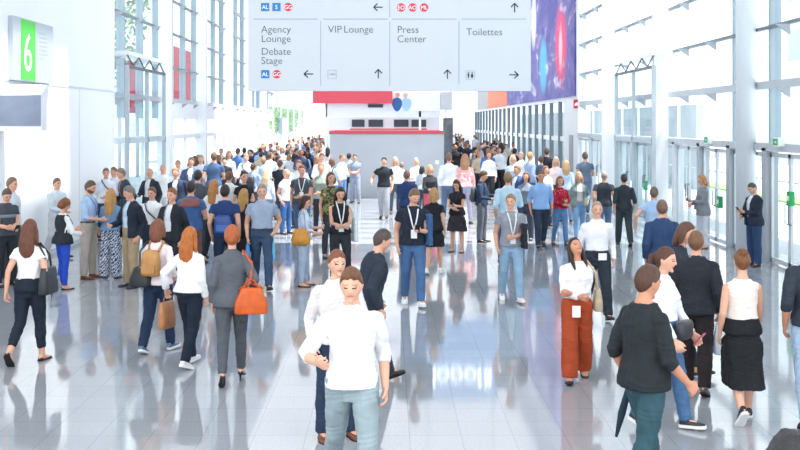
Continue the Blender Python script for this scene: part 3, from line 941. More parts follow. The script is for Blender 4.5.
# ------------------------------------------------------------------ glazed sides
nwin = [0]
def bay(side, x, y0, y1, n=3, lower='doors', portal=False, panes=True):
    """one structural bay between two columns: mullion fins, transoms, panes, doors below"""
    nwin[0] += 1
    k = nwin[0]
    e = struct(empty('window_%d' % k, (x, (y0 + y1) / 2, 0)))
    out = 1 if side == 'r' else -1
    step = (y1 - y0) / n
    zt = [3.57, 4.73, 5.9, 7.05, 8.2, 9.35, 10.5]
    for i in range(0, n):
        yy = y0 + i * step
        fin = side == 'l' or 21 < yy < 26
        dp, hw_ = (.22, .055) if fin else (.07, .022)
        child_at(e, 'mullion', MB().box(min(x, x + out * dp), max(x, x + out * dp), yy - hw_, yy + hw_, 2.3 if lower == 'doors' else 2.95, H), BLUEGREY if fin else WHITEMETAL)
        if lower != 'doors':
            child_at(e, 'post', MB().box(x - .06, x + .04, yy - .03, yy + .03, 0, 2.95), WHITEMETAL)
    for z in zt:
        t = .16 if z < 3.6 else .07
        child_at(e, 'transom', MB().box(x - .05, x + .05, y0, y1, z - t / 2, z + t / 2), mat('transom_light', '#c3c9cf', .45) if z < 3.6 else mat('transom_grey', '#78828b', .45))
        br = MB()
        for i in range(n):                   # small steel brackets under each transom
            yy = y0 + (i + .5) * step
            V = [(x - out * .02, yy - .03, z - t / 2), (x - out * .30, yy - .03, z - t / 2), (x - out * .02, yy - .03, z - t / 2 - .2)]
            br.rings([V, [(a, b + .06, c) for a, b, c in V]])
        child_at(e, 'bracket', br, GREY)
    child_at(e, 'pane', MB().box(x + out * .08, x + out * .10, y0, y1, 2.3, H), GLASS)
    child_at(e, 'head_beam', MB().box(x - .12, x + .16, y0, y1, 2.24, 2.40), mat('beam_grey', '#c2c8ce', .45) if side == 'r' else WHITEMETAL)
    if lower == 'doors':
        for i in range(n):
            nd[0] += 1
            a, b = y0 + i * step, y0 + (i + 1) * step
            d = struct(empty('door_%d' % nd[0], (x, (a + b) / 2, 0)))
            child_at(d, 'door_post', MB().box(x - .12, x + .14, a - .12, a + .12, 0, 2.3), GREY if 21 < a < 28 else mat('light_aluminium', '#d3d9de', .42))
            fr = MB()
            mid = (a + b) / 2
            for p, q in ((a + .14, mid - .01), (mid + .01, b - .14)):
                fr.box(x - .025, x + .025, p, p + .06, .03, 2.2).box(x - .025, x + .025, q - .06, q, .03, 2.2).box(x - .025, x + .025, p, q, .03, .12).box(x - .025, x + .025, p, q, 2.12, 2.2)
            child_at(d, 'leaf_frame', fr, mat('light_aluminium', '#d3d9de', .42))
            child_at(d, 'pane', MB().box(x - .006, x + .006, a + .14, b - .14, .1, 2.14), GLASS)
            hd = MB()
            for yy in (mid - .09, mid + .09):
                hd.tube([(x - out * .03, yy, .85), (x - out * .08, yy, .88), (x - out * .08, yy, 1.22), (x - out * .03, yy, 1.25)], .013, n=6)
            child_at(d, 'handle', hd, DARK, True)
    else:
        child_at(e, 'pane', MB().box(x + out * .08, x + out * .10, y0, y1, 0, 2.25), GLASS)
    if portal:                               # deep door portal with an open truss over it
        p0, p1 = y0 + .35, y0 + step * 2.2
        xi = x - out * .55
        nd[0] += 1
        d = struct(empty('door_%d' % nd[0], (xi, (p0 + p1) / 2, 0)))
        f = MB()
        for yy in (p0, (p0 + p1) / 2, p1):
            f.box(xi - .05, xi + .05, yy - .05, yy + .05, 0, 4.35)
        f.box(xi - .05, xi + .05, p0, p1, 2.25, 2.4)
        child_at(d, 'portal_frame', f, mat('portal_aluminium', '#bcc4cb', .42))
        t = MB().box(xi - .05, xi + .05, p0, p1, 4.28, 4.35)
        m_ = 7
        for i in range(m_):
            ya, yb = p0 + (p1 - p0) * i / m_, p0 + (p1 - p0) * (i + 1) / m_
            za, zb = (4.35, 4.62) if i % 2 else (4.62, 4.35)
            t.tube([(xi, ya, za), (xi, yb, zb)], .022, n=6)
        child_at(d, 'canopy', MB().box(min(xi - out * .06, x), max(xi - out * .06, x), p0 - .1, p1 + .1, 4.62, 4.72), WHITEMETAL)
        child_at(d, 'truss', t, DARK)
        child_at(d, 'pane', MB().box(xi - .006, xi + .006, p0, p1, .05, 4.28), GLASS)
nd = [0]
for k, y0 in enumerate((13.2, 20.2, 27.2)):           # placeholder spacing, columns sit 2.4 m into each bay
    pass
YC = [8.0, 15.0, 22.0, 29.0, 36.0, 43.6]
for k in range(len(YC) - 1):
    bay('r', XR, YC[k], YC[k + 1], 3, 'doors', portal=(YC[k] == 29.0))
for k, y in enumerate(YC):
    if y < 26:
        o = MB().tube([(XR - .23, y + .75, 0), (XR - .23, y + .75, H)], .205, n=32, cap=(False, False))
        c = struct(obj('column', o, mat('white_column', '#e9eff5', .35), None, True))
    else:
        c = struct(obj('pillar', MB().box(XR - (.5 if y < 40 else .12), XR - .12 if y < 40 else XR - .02, y + .48 if y < 40 else y - .12, y + .72 if y < 40 else y + .1, 0, H), WHITE))
YL = [28.7, 35.7, 42.7, 49.7, 56.7, 63.7, 70.7]
for k in range(len(YL) - 1):
    bay('l', XL - .3, YL[k], YL[k + 1], 3, 'open', portal=(k == 0))
    if k:
        struct(obj('pillar', MB().box(XL - .28, XL + .1, YL[k] - .2, YL[k] + .2, 0, H), WHITE))
    struct(obj('trim_%d' % (10 + k), MB().box(XL - .42, XL - .2, YL[k], YL[k + 1], 2.95, 3.5), WHITE)) if k else None
struct(obj('wall_left', MB().box(XL - .7, XL - .3, YL[-1], YE, 3.9, H).box(XL - .7, XL - .3, YE - 6, YE, 0, 3.9), WHITE))
nwin[0] += 1
g0 = struct(empty('window_%d' % nwin[0], (XL - .3, 95, 0)))
yy = YL[-1] + 1
while yy < YE - 6:
    child_at(g0, 'mullion', MB().box(XL - .42, XL - .3, yy - .06, yy + .06, 0, 3.9), WHITEMETAL)
    yy += 5.2
child_at(g0, 'pane', MB().box(XL - .40, XL - .38, YL[-1], YE - 6, 0, 3.9), GLASS)
pt = empty('wall_poster', (XL - .25, 77.5, 2.1))
obj('print', MB().box(-.03, .02, -2.6, 2.6, 0, 1.0), mat('poster_blue_grey', '#b7c3da', .6), pt)
obj('print_edge', MB().box(-.03, .03, -2.7, 2.7, 1.0, 1.08).box(-.03, .03, -2.7, 2.7, -.08, 0), GREY, pt)
tag(pt, 'wide blue grey poster on the glazing at the far left of the hall', 'poster')

# right wall beyond the glazing: white, a glazed gallery below, banners above
y0, y1 = 43.6, 96.0
struct(obj('wall_right', MB().box(XR, XR + .4, y0, y1, 3.75, H).box(XR - .02, XR + .4, y0, 47.6, 0, 3.75).box(XR, XR + .4, y1, YE, 0, H), WHITE))
nd[0] += 1
d_ = struct(empty('door_%d' % nd[0], (XR, 45.6, 0)))
child_at(d_, 'leaf', MB().box(XR - .05, XR - .02, 45.2, 46.1, 0, 2.3), mat('grey_door', '#a6abb2', .5))
nwin[0] += 1
g_ = struct(empty('window_%d' % nwin[0], (XR, 70, 0)))
yy = 48.8
while yy < y1:
    child_at(g_, 'mullion', MB().box(XR - .08, XR + .10, yy - .09, yy + .09, 0, 3.75), mat('gallery_grey', '#6f7b86', .45))
    yy += 2.6
child_at(g_, 'transom', MB().box(XR - .02, XR + .1, 47.6, y1, 2.0, 2.2), WHITEMETAL)
child_at(g_, 'pane', MB().box(XR + .12, XR + .14, 47.6, y1, 0, 3.75), GLASS)
struct(obj('wall_back', MB().box(-8, 8.2, YE, YE + .4, 9.0, H).box(-8, 8.2, YE, YE + .4, 0, .3), WHITE))
nwin[0] += 1
g1 = struct(empty('window_%d' % nwin[0], (0, YE, 0)))
for i in range(9):
    child_at(g1, 'mullion', MB().box(-7.4 + i * 1.85 - .05, -7.4 + i * 1.85 + .05, YE, YE + .2, .3, 9.0), WHITEMETAL)
for z in (2.6, 5.0, 7.2):
    child_at(g1, 'transom', MB().box(-8, 8.2, YE, YE + .12, z - .05, z + .05), WHITEMETAL)
child_at(g1, 'pane', MB().box(-8, 8.2, YE + .2, YE + .22, .3, 9.0), GLASS)
for k, x in enumerate((3.2, 4.6, 6.0)):
    struct(obj('pillar', MB().box(x, x + .5, 108, 108.5, 0, H), WHITE))

# ------------------------------------------------------------------ banners on the right wall
def banner_mat():
    m = mat('stage_photo_print', '#6f6aa8', .6); nt = m.node_tree; b = nt.nodes['Principled BSDF']
    tc = nt.nodes.new('ShaderNodeTexCoord')
    mp = nt.nodes.new('ShaderNodeMapping'); mp.inputs['Scale'].default_value = (1, .16, .42); nt.links.new(tc.outputs['Object'], mp.inputs['Vector'])
    n = nt.nodes.new('ShaderNodeTexNoise'); n.inputs['Scale'].default_value = 2.3; n.inputs['Detail'].default_value = 5; n.inputs['Distortion'].default_value = 1.2
    nt.links.new(mp.outputs[0], n.inputs['Vector'])
    r = nt.nodes.new('ShaderNodeValToRGB'); e = r.color_ramp.elements
    while len(e) < 6: e.new(.5)
    for q, (p, c) in zip(e, ((0, '#3c3b88'), (.38, '#4f4c9c'), (.5, '#6b66ae'), (.58, '#7a6aa4'), (.64, '#b7b6de'), (.72, '#e3e4f4'))):
        q.position = p; q.color = lin(c)
    nt.links.new(n.outputs['Fac'], r.inputs['Fac'])
    cur = r.outputs['Color']
    sp = nt.nodes.new('ShaderNodeSeparateXYZ'); nt.links.new(tc.outputs['Object'], sp.inputs[0])
    for (cy, cz, ry, rz2, col, st) in ((3.6, 2.3, 1.9, 2.1, '#f0497c', 1.0), (3.6, 2.2, .6, 1.2, '#f8d8e2', .8), (9.0, 1.7, 1.5, 1.5, '#58bdea', 1.), (12.5, 4.2, 1.2, 1.6, '#eef0fa', .9), (3.8, 6.3, 1.3, 2.2, '#c7b4f2', .8), (20, 5.0, 2.5, 1.2, '#b9c2e8', .6), (15, 5.8, .5, 1.4, '#e9b9d6', .7)):
        def term(o, c, s_):
            a = nt.nodes.new('ShaderNodeMath'); a.operation = 'SUBTRACT'; a.inputs[1].default_value = c; nt.links.new(o, a.inputs[0])
            d = nt.nodes.new('ShaderNodeMath'); d.operation = 'DIVIDE'; d.inputs[1].default_value = s_; nt.links.new(a.outputs[0], d.inputs[0])
            p = nt.nodes.new('ShaderNodeMath'); p.operation = 'POWER'; p.inputs[1].default_value = 2; nt.links.new(d.outputs[0], p.inputs[0])
            return p.outputs[0]
        s_ = nt.nodes.new('ShaderNodeMath'); s_.operation = 'ADD'
        nt.links.new(term(sp.outputs['Y'], cy, ry), s_.inputs[0]); nt.links.new(term(sp.outputs['Z'], cz, rz2), s_.inputs[1])
        w_ = nt.nodes.new('ShaderNodeMath'); w_.operation = 'MULTIPLY_ADD'; w_.inputs[1].default_value = .9; nt.links.new(n.outputs['Fac'], w_.inputs[0]); nt.links.new(s_.outputs[0], w_.inputs[2])
        mr = nt.nodes.new('ShaderNodeMapRange'); mr.inputs['From Min'].default_value = 1.45; mr.inputs['From Max'].default_value = .75; mr.inputs['To Max'].default_value = st
        nt.links.new(w_.outputs[0], mr.inputs['Value'])
        mx = nt.nodes.new('ShaderNodeMix'); mx.data_type = 'RGBA'
        nt.links.new(mr.outputs[0], mx.inputs['Factor']); nt.links.new(cur, mx.inputs['A']); mx.inputs['B'].default_value = lin(col)
        cur = mx.outputs['Result']
    nt.links.new(cur, b.inputs['Base Color'])
    return m
b_ = obj('banner', MB().box(-.06, 0, 0, 25.0, 0, 7.0), banner_mat(), None, False, (XR - .01, 44.6, 3.92))
tag(b_, 'huge purple and blue printed banner with pink and cyan shapes high on the right wall', 'banner')
b_ = empty('banner', (XR - .01, 70.0, 3.92))
obj('orange_field', MB().box(-.06, 0, 0, 13.4, 0, 1.6), mat('orange_print', '#e8805c', .6), b_)
obj('grey_field', MB().box(-.06, 0, 13.4, 23.0, 0, 1.6), mat('grey_print', '#a3a6ac', .6), b_)
tag(b_, 'orange and grey printed banner on the right wall beyond the purple banner', 'banner')
struct(obj('outside_wall', MB().box(13, 13.4, 46, 110, -.02, 3.6), mat('outside_grey', '#bcc4ca', .7, noise=.15, nscale=.5)))
lg = empty('wall_sign', at(577, 104, 43.55))
obj('board', MB().box(-.14, .14, -.03, 0, -.18, .18), mat('sign_red', '#cf2f3e', .5), lg)
mb = MB().rings([[(-.105, -.037, -.07), (-.105, -.037, -.03), (-.075, -.037, .03), (-.03, -.037, .065), (.03, -.037, .065), (.075, -.037, .03), (.105, -.037, -.03), (.105, -.037, -.07)],
                 [(-.105, -.03, -.07), (-.105, -.03, -.03), (-.075, -.03, .03), (-.03, -.03, .065), (.03, -.03, .065), (.075, -.03, .03), (.105, -.03, -.03), (.105, -.03, -.07)]])
obj('emblem', mb, mat('sign_white', '#f5f7fa', .5), lg)
tag(lg, 'small red square sign with a white arched emblem on the white wall end below banner', 'sign')

# ------------------------------------------------------------------ lettering
SIGNTXT = mat('sign_lettering', '#4d5a6a', .6)
def text(name, s, size, m, parent, loc, rot=(R(90), 0, 0), align='LEFT', ext=.002):
    cu = bpy.data.curves.new(name, 'FONT'); cu.body = s; cu.size = size; cu.align_x = align; cu.extrude = ext; cu.offset = -.0016 if .1 < size < .3 else 0; cu.resolution_u = 3
    o = bpy.data.objects.new('tmp_text', cu); COL.objects.link(o)
    dg = bpy.context.evaluated_depsgraph_get()
    me = bpy.data.meshes.new_from_object(o.evaluated_get(dg), depsgraph=dg)
    bpy.data.objects.remove(o)
    me.materials.clear(); me.materials.append(m)
    q = bpy.data.objects.new(name, me); COL.objects.link(q)
    q.parent = parent; q.location = loc; q.rotation_euler = rot
    return q

# ------------------------------------------------------------------ the hanging direction sign
DS = 16.0
U_ = DS / F_PX
sx0, sz0 = at(389.5, 91, DS)[0], at(389.5, 91, DS)[2]
sg = empty('hanging_sign', (sx0, DS, sz0))
P = lambda x, y: ((x - 389.5) * U_, (91 - y) * U_)           # photo point -> sign face
pw = 141.3 * U_
obj('panel', MB().box(-pw, pw, 0, .16, 0, 2.35), mat('sign_panel', '#c3cbd3', .5, spec=.3), sg)
RULE = mat('sign_rule', '#9eaab8', .6)
for x0, x1, y0_, y1_ in ((254, 318, 18.6, 19.5), (323, 388, 18.6, 19.5), (392, 456.5, 18.6, 19.5), (461.5, 526, 18.6, 19.5), (320.2, 321, 21, 86), (389.3, 390.1, 21, 86), (389.3, 390.1, -60, 17), (458.6, 459.4, 21, 84)):
    a, b = P(x0, y1_), P(x1, y0_)
    obj('rule', MB().box(a[0], b[0], -.003, 0, a[1], b[1]), RULE, sg)
for s_, x, y, sz in (('Agency', 261, 32.7, 10.4), ('Lounge', 261, 42, 10.4), ('Debate', 261, 54.8, 10.4), ('Stage', 261, 64, 10.4), ('VIP', 328, 32.7, 10.4), ('Lounge', 343.5, 32.7, 10.4), ('Press', 397, 33, 10.4), ('Center', 397, 42.3, 10.4), ('Toilettes', 466, 35.3, 10.4)):
    p = P(x, y)
    text('lettering', s_, sz * U_ * .98, SIGNTXT, sg, (p[0], -.002, p[1]))
SB, SR, SW = mat('sign_blue', '#2b78ba', .5), mat('sign_badge_red', '#d13a52', .5), mat('sign_white', '#f5f7fa', .5)
def icon(x, y, s_, kind):
    p = P(x, y)
    r = 4.1 * U_
    if kind == 'sq':
        o = obj('icon_square', MB().box(-r, r, -.004, 0, -r, r), SB, sg, False, (p[0], 0, p[1]))
    else:
        o = obj('icon_circle', MB().rings([[(r * 1.04 * math.cos(t), yy, r * 1.04 * math.sin(t)) for t in np.linspace(0, 2 * math.pi, 25)[:-1]] for yy in (-.004, 0)]), SR, sg, False, (p[0], 0, p[1]))
    text('lettering', s_, 5.6 * U_, SW, o, (0, -.006, -2.0 * U_), align='CENTER')
icon(265.2, 7, 'AL', 'sq'); icon(276.5, 7, 'S', 'sq'); icon(288.2, 7, 'GG', 'c')
icon(401.2, 7.5, 'EO', 'c'); icon(412.6, 7.5, 'AO', 'c'); icon(424.1, 7.5, 'ML', 'c')
icon(265.3, 74.2, 'AL', 'sq'); icon(276.8, 74.2, 'GG', 'c')
ARR = mat('sign_arrow', '#2c343f', .6)
def arrow(x, y, ang):
    p = P(x, y)
    mb = MB()
    L, a_ = 4.4 * U_, .55 * U_
    def bar(x0, z0, x1, z1):
        v = np.array((x1 - x0, z1 - z0)); n = np.array((-v[1], v[0])) / np.linalg.norm(v) * a_
        q = [(x0 + n[0], z0 + n[1]), (x1 + n[0], z1 + n[1]), (x1 - n[0], z1 - n[1]), (x0 - n[0], z0 - n[1])]
        mb.rings([[(i, -.004, j) for i, j in q], [(i, 0, j) for i, j in q]])
    bar(-L, 0, L, 0); bar(L - 3.6 * U_, 3.6 * U_, L + .3 * U_, 0); bar(L - 3.6 * U_, -3.6 * U_, L + .3 * U_, 0)
    o = obj('arrow', mb, ARR, sg, False, (p[0], 0, p[1])); o.rotation_euler = (0, -R(ang), 0)
arrow(308.8, 74, 180); arrow(378.3, 74, 90); arrow(447.4, 74.5, 90); arrow(513.6, 74.8, 0); arrow(378.3, 7.2, 180); arrow(514.6, 8, 90)
def outline(x, y, r):
    p = P(x, y); r *= U_; t = .5 * U_
    return obj('icon_frame', MB().box(-r, r, -.003, 0, r - t, r).box(-r, r, -.003, 0, -r, -r + t).box(-r, -r + t, -.003, 0, -r, r).box(r - t, r, -.003, 0, -r, r), RULE, sg, False, (p[0], 0, p[1]))
o = outline(332, 74.3, 4.4); text('lettering', 'VIP', 3.6 * U_, RULE, o, (0, -.004, -1.2 * U_), align='CENTER')
o = outline(470.3, 75, 4.4)
mb = MB()
for dx, w1, w2 in ((-1.8, 1.1, .6), (1.8, .6, 1.3)):         # a man and a woman
    mb.rings([[((dx + 1.0 * math.cos(t) * .7) * U_, yy, (2.3 + .7 * math.sin(t)) * U_) for t in np.linspace(0, 2 * math.pi, 9)[:-1]] for yy in (-.004, 0)])
    q = [(dx - w1, 1.3), (dx + w1, 1.3), (dx + w2, -1.0), (dx + .5, -3), (dx - .5, -3), (dx - w2, -1.0)]
    mb.rings([[(i * U_, -.004, j * U_) for i, j in q], [(i * U_, 0, j * U_) for i, j in q]])
obj('pictogram', mb, ARR, o)
cbm = MB()
for x in (-1.6, 1.6):
    obj('hanging_cable', MB().tube([(x, .08, 2.34), (x, .08, H - sz0 + .02)], .012, n=6), DARK, sg, True)
tag(sg, 'large pale blue hanging direction sign with lounge, press and toilet arrows', 'sign')

# a second, blue banner hangs farther on behind the sign; only the floor shows its reflection
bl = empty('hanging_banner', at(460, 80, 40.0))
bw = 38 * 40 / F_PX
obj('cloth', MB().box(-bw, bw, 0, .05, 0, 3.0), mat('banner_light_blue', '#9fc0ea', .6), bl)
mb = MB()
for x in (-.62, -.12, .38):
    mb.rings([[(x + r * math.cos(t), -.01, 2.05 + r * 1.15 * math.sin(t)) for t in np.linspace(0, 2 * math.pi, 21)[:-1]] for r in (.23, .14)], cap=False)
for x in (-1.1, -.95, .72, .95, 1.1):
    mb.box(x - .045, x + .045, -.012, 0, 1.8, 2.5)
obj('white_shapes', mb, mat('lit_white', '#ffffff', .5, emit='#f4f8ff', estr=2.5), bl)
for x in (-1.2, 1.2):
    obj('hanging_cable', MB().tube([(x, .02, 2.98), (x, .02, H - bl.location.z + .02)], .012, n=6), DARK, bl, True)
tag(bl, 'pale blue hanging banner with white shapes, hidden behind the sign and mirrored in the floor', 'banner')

# ------------------------------------------------------------------ left wall: number sign and jutting display
ns = empty('wall_sign', (XL, 20.65, 3.62))
obj('panel', MB().box(0, .10, 0, 2.45, 0, 1.22), mat('sign_pale_grey', '#b6bdc9', .5), ns)
obj('green_field', MB().box(.10, .104, .42, 1.30, .02, 1.20), mat('sign_green', '#53cf4d', .5), ns)
text('numeral', '6', 1.08, SW, ns, (.105, .56, .20), (R(90), 0, R(90)), ext=.003)
mb = MB()
rr = random.Random(5)
for i in range(7):
    z = 1.0 - i * .085
    mb.box(.10, .103, 1.52, 1.52 + rr.uniform(.3, .6), z, z + .022)
obj('fine_print', mb, mat('sign_print_grey', '#9fb3b8', .6), ns)
tag(ns, 'pale grey wall sign with a white 6 on a green field', 'sign')
X_ = lambda px, d: (px - CX) * d / F_PX
Z_ = lambda py, d: CAM_H - (py - HY) * d / F_PX
dsp = empty('mounted_display', (X_(20, 20), 20.0, Z_(131, 20)))
ox, oz = dsp.location.x, dsp.location.z
x1 = X_(41, 20)
z0, z1, zt = Z_(131, 20) - oz, Z_(95, 20) - oz, Z_(84, 20) - oz
mb = MB().rings([[(XL - ox, 0, z1), (x1 - ox, 0, z1), (x1 - ox + .02, .36, zt), (XL - ox, .36, zt)], [(XL - ox, .36, z1), (x1 - ox, .36, z1), (x1 - ox + .02, .40, zt), (XL - ox, .40, zt)]])
mb.box(XL - ox, x1 - ox, .02, .36, z0, z1)
obj('casing', mb, WHITEMETAL, dsp)
scr = mat('screen_dark', '#7f8ba0', .22, noise=.22, nscale=1.6, spec=.5)
obj('screen', MB().box(XL - ox, x1 - ox - .01, 0, .02, Z_(126, 20) - oz, z1), scr, dsp)
tag(dsp, 'dark display panel in a white casing jutting from the left wall under the sign', 'display')

# ------------------------------------------------------------------ the stands in the middle of the hall
YB = 41.0
bx0, bx1, bz = X_(330, YB), X_(444, YB), Z_(134, YB)
bt = empty('exhibition_booth', ((bx0 + bx1) / 2, YB, 0))
hw = (bx1 - bx0) / 2
obj('front_panel', MB().box(-hw, hw, 0, .12, 0, bz), BOOTH, bt)
obj('side_panel', MB().box(hw - .12, hw, .12, 6.0, 0, bz), mat('dark_booth_side', '#5b626e', .8), bt)
obj('side_panel', MB().box(-hw, -hw + .12, .12, 6.0, 0, bz), BOOTH, bt)
obj('red_edge', MB().box(-hw - .03, hw + .03, -.03, 6.0, bz, bz + .12), RED, bt)
obj('small_label', MB().box(hw - .33, hw - .19, -.008, 0, 1.25, 1.40), mat('paper_cream', '#f2ecd8', .7), bt)
tag(bt, 'wide grey exhibition booth wall with a red top edge in mid hall', 'booth')
Y2 = 60.0
st = empty('exhibition_stand', (X_(395, Y2), Y2, 0))
sX = lambda p: X_(p, Y2) - st.location.x
sZ = lambda p: Z_(p, Y2)
for p in (300, 326, 420, 446):
    obj('post', MB().box(sX(p) - .06, sX(p) + .06, 0, .12, 0, sZ(100)), WHITEMETAL, st)
obj('fascia', MB().box(sX(326), sX(441), 0, .5, sZ(117), sZ(88)), mat('stand_white', '#eef1f5', .6), st)
obj('red_panel', MB().box(sX(313), sX(392.5), -.25, 0, sZ(103.5), sZ(91)), RED, st)
obj('screen', MB().box(sX(368), sX(383), -.06, 0, sZ(107.5), sZ(104.3)), mat('screen_black', '#3c4450', .3), st)
ph = obj('photo_panel', MB().box(sX(386), sX(440), -.04, 0, sZ(111), sZ(92.5)), mat('photo_pale', '#e6eaf1', .6), st)
def blob(x, y, w_, h_, col):
    return MB().rings([[(sX(x + w_ * math.cos(t) * (1 - .25 * math.sin(t))), yy, sZ(y + h_ * math.sin(t))) for t in np.linspace(0, 2 * math.pi, 15)[:-1]] for yy in (-.055, -.04)])
obj('printed_figure', blob(397, 104.5, 5, 7, 0), mat('print_blue', '#2f5f9a', .6), ph)
obj('printed_figure', blob(406.5, 104.5, 5, 6.5, 0), mat('print_light_blue', '#9cc3ea', .6), ph)
obj('printed_head', blob(397.5, 95, 2.2, 2.6, 0), skinm('#c89a80'), ph)
obj('printed_head', blob(405.5, 95.5, 2.2, 2.6, 0), skinm('#d9b09a'), ph)
obj('grey_panel', MB().box(sX(440.5), sX(452), -.04, .1, sZ(110), sZ(92)), mat('panel_light_grey', '#c3c7cc', .7), st)
mb = MB().box(sX(350), sX(427), .1, .9, sZ(131), sZ(128.5))
obj('red_counter', mb, RED, st)
obj('back_wall', MB().box(sX(326), sX(441), 1.6, 1.7, 0, sZ(117)), mat('stand_pale', '#dfe3e9', .7), st)
for a, b in ((351, 364), (368, 383), (394, 409), (412, 427)):
    obj('monitor', MB().box(sX(a), sX(b), 1.4, 1.5, sZ(127), sZ(119.5)), MATS['screen_black'], st)
tag(st, 'white exhibition stand with red fascia panel, photo panel and row of monitors beyond the booth', 'stand')
tv = empty('totem', (X_(448, 50), 50, 0))
obj('frame', MB().box(-.22, .22, 0, .12, 0, Z_(118, 50)), mat('totem_grey', '#4e5158', .5), tv)
obj('poster', MB().box(-.18, .18, -.01, 0, 1.2, Z_(119, 50)), mat('totem_print', '#6a6e77', .6, noise=.3, nscale=3), tv)
tag(tv, 'tall grey poster column standing beside the right end of the booth', 'poster column')
# ------------------------------------------------------------------ exit signs and door releases on the right
GREEN = mat('safety_green', '#35a866', .5)
for k, (px, py, d) in enumerate(((711, 139.5, 25.6), (785.5, 142.5, 21.0))):
    e = empty('exit_sign', (XR - .2, d, Z_(py + 4, d)))
    obj('housing', MB().box(-.03, .08, -.17, .17, 0, .17), mat('exit_white', '#e9f4ec', .5), e)
    obj('green_field', MB().box(-.035, -.03, -.10, .15, .02, .15), GREEN, e)
    obj('arrow', MB().box(-.038, -.035, -.02, .09, .075, .09).rings([[(-.038, -.05, .082), (-.038, -.01, .045), (-.038, -.01, .12)], [(-.035, -.05, .082), (-.035, -.01, .045), (-.035, -.01, .12)]]), SW, e)
    tag(e, ('small green and white exit sign over the doors left of the round column', 'small green and white exit sign over the doors right of the round column')[k], 'sign')
for k, (px, py, d) in enumerate(((727, 202, 24.75), (652, 184, 31.9), (797, 200, 20.4))):
    e = empty('door_release_switch', (XR - .16, d, Z_(py + 6, d)))
    obj('housing', MB().box(-.05, .04, -.09, .09, 0, .27), GREEN, e)
    obj('button', MB().box(-.062, -.05, -.05, .05, .10, .19), SW, e)
    tag(e, ('green emergency door release box on the door post left of the round column', 'green emergency door release box on the glazing farther down the right side', 'green emergency door release box at the doors on the right edge of the view')[k], 'door release')

# ------------------------------------------------------------------ outside: pale buildings, railing, planting, red panels
nb = empty('office_building', (34, 55, 0))
obj('wall', MB().box(0, 10, -60, 50, 0, 22), mat('pale_facade', '#e9edf2', .8), nb)
for fl_ in range(4):
    for i in range(9):
        y = -55 + i * 11
        if (i + fl_) % 3 == 2:
            continue
        o = obj('window', MB().box(-.06, 0, y, y + 4.6, 3.0 + fl_ * 5, 5.6 + fl_ * 5), mat('facade_window', '#a3adb6', .4), nb)
lv = MB()
for i in range(34):
    if i % 8 > 2:
        lv.box(-.05, 0, -60, 50, 3 + i * .55, 3.10 + i * .55)
obj('louvres', lv, mat('louvre_grey', '#b9c2ca', .6), nb)
sh_ = empty('shop_sign', (33.8, 74, 8.5))
obj('blue_field', MB().box(-.1, 0, 0, 5, 0, 1.3), mat('shop_blue', '#7ba3e0', .6), sh_)
obj('red_field', MB().box(-.1, 0, 5, 7.5, 0, 1.3), mat('shop_red', '#e08a93', .6), sh_)
tag(sh_, 'blue and red fascia sign on the pale building outside the right glazing', 'sign')
tag(nb, 'pale office building with rows of windows outside the right glazing', 'building')
LAWN = mat('lawn', '#8fae6b', .95, noise=.3, nscale=5)
o = struct(obj('lawn', MB().box(14, 15.2, 5, 60, -.03, .05), LAWN))
rl = empty('railing', (11.5, 30, 0))
obj('top_rail', MB().tube([(0, -20, 1.1), (0, 24, 1.1)], .03, n=8), GREY, rl)
rr_ = MB()
for i in range(45):
    rr_.tube([(0, -20 + i, 0), (0, -20 + i, 1.1)], .018, n=6)
o = obj('balusters', rr_, GREY, rl); o['kind'] = 'stuff'
tag(rl, 'grey metal railing outside the right doors', 'railing')
hb = empty('hall_facade', (-26, 48, 0))
obj('wall', MB().box(-8, 0, -18, 80, 0, 24), mat('outside_wall_pale', '#aebcc6', .85, noise=.25, nscale=.35), hb)
tag(hb, 'pale building outside the left glazing', 'building')
for k, (x, y, w_, z0_, z1_) in enumerate(((-13, 54.7, 1.9, 3.3, 5.9), (-15, 81, 5.2, 4.0, 8.2))):
    e = empty('red_hoarding', (x, y, 0))
    obj('panel', MB().box(-.05, .05, -w_, w_, z0_, z1_), mat('hoarding_red', '#93303d', .7), e)
    for s_ in (-1, 1):
        obj('post', MB().box(-.08, .08, s_ * w_ - .06, s_ * w_ + .06, -.02, z1_), GREY, e)
    tag(e, ('dull red hoarding seen through the left doors beneath the truss', 'dull red hoarding seen through the second window bay on the left')[k], 'hoarding')
LEAFM = [mat('leaves_%d' % k, c, .8, noise=.35, nscale=2.5) for k, c in enumerate(('#93a886', '#9fb396'))]
def tree(x, y, h, r, label, k):
    e = empty('tree', (x, y, 0))
    mt = MB().tube([(0, 0, -.05), (.05, 0, h * .35), (0, .1, h * .7)], [.16, .12, .05], n=8)
    for i in range(5):
        a = i * 1.3
        mt.tube([(0, 0, h * (.35 + .06 * i)), (math.cos(a) * r * .6, math.sin(a) * r * .6, h * (.55 + .07 * i))], [.06, .02], n=6)
    obj('trunk', mt, mat('bark', '#75685c', .9, noise=.3, nscale=6), e, True)
    q = random.Random(k)
    mc = MB()
    for i in range(1500):
        th, z, rad = q.uniform(0, 6.28), q.uniform(-1, 1), q.random() ** .4
        c = np.array((math.cos(th) * math.sqrt(1 - z * z) * r * rad, math.sin(th) * math.sqrt(1 - z * z) * r * rad, h * .68 + z * h * .34 * rad))
        a, b = unit((q.gauss(0, 1), q.gauss(0, 1), q.gauss(0, 1))) * .16, unit((q.gauss(0, 1), q.gauss(0, 1), q.gauss(0, 1))) * .12
        mc.add([c - a, c + b, c + a, c - b], [(0, 1, 2, 3)])
    obj('leaves', mc, LEAFM[k % 2] if k < 4 else mat('leaves_bright', '#bfe0a4', .8, noise=.2, nscale=2.5), e)
    tag(e, label, 'tree')
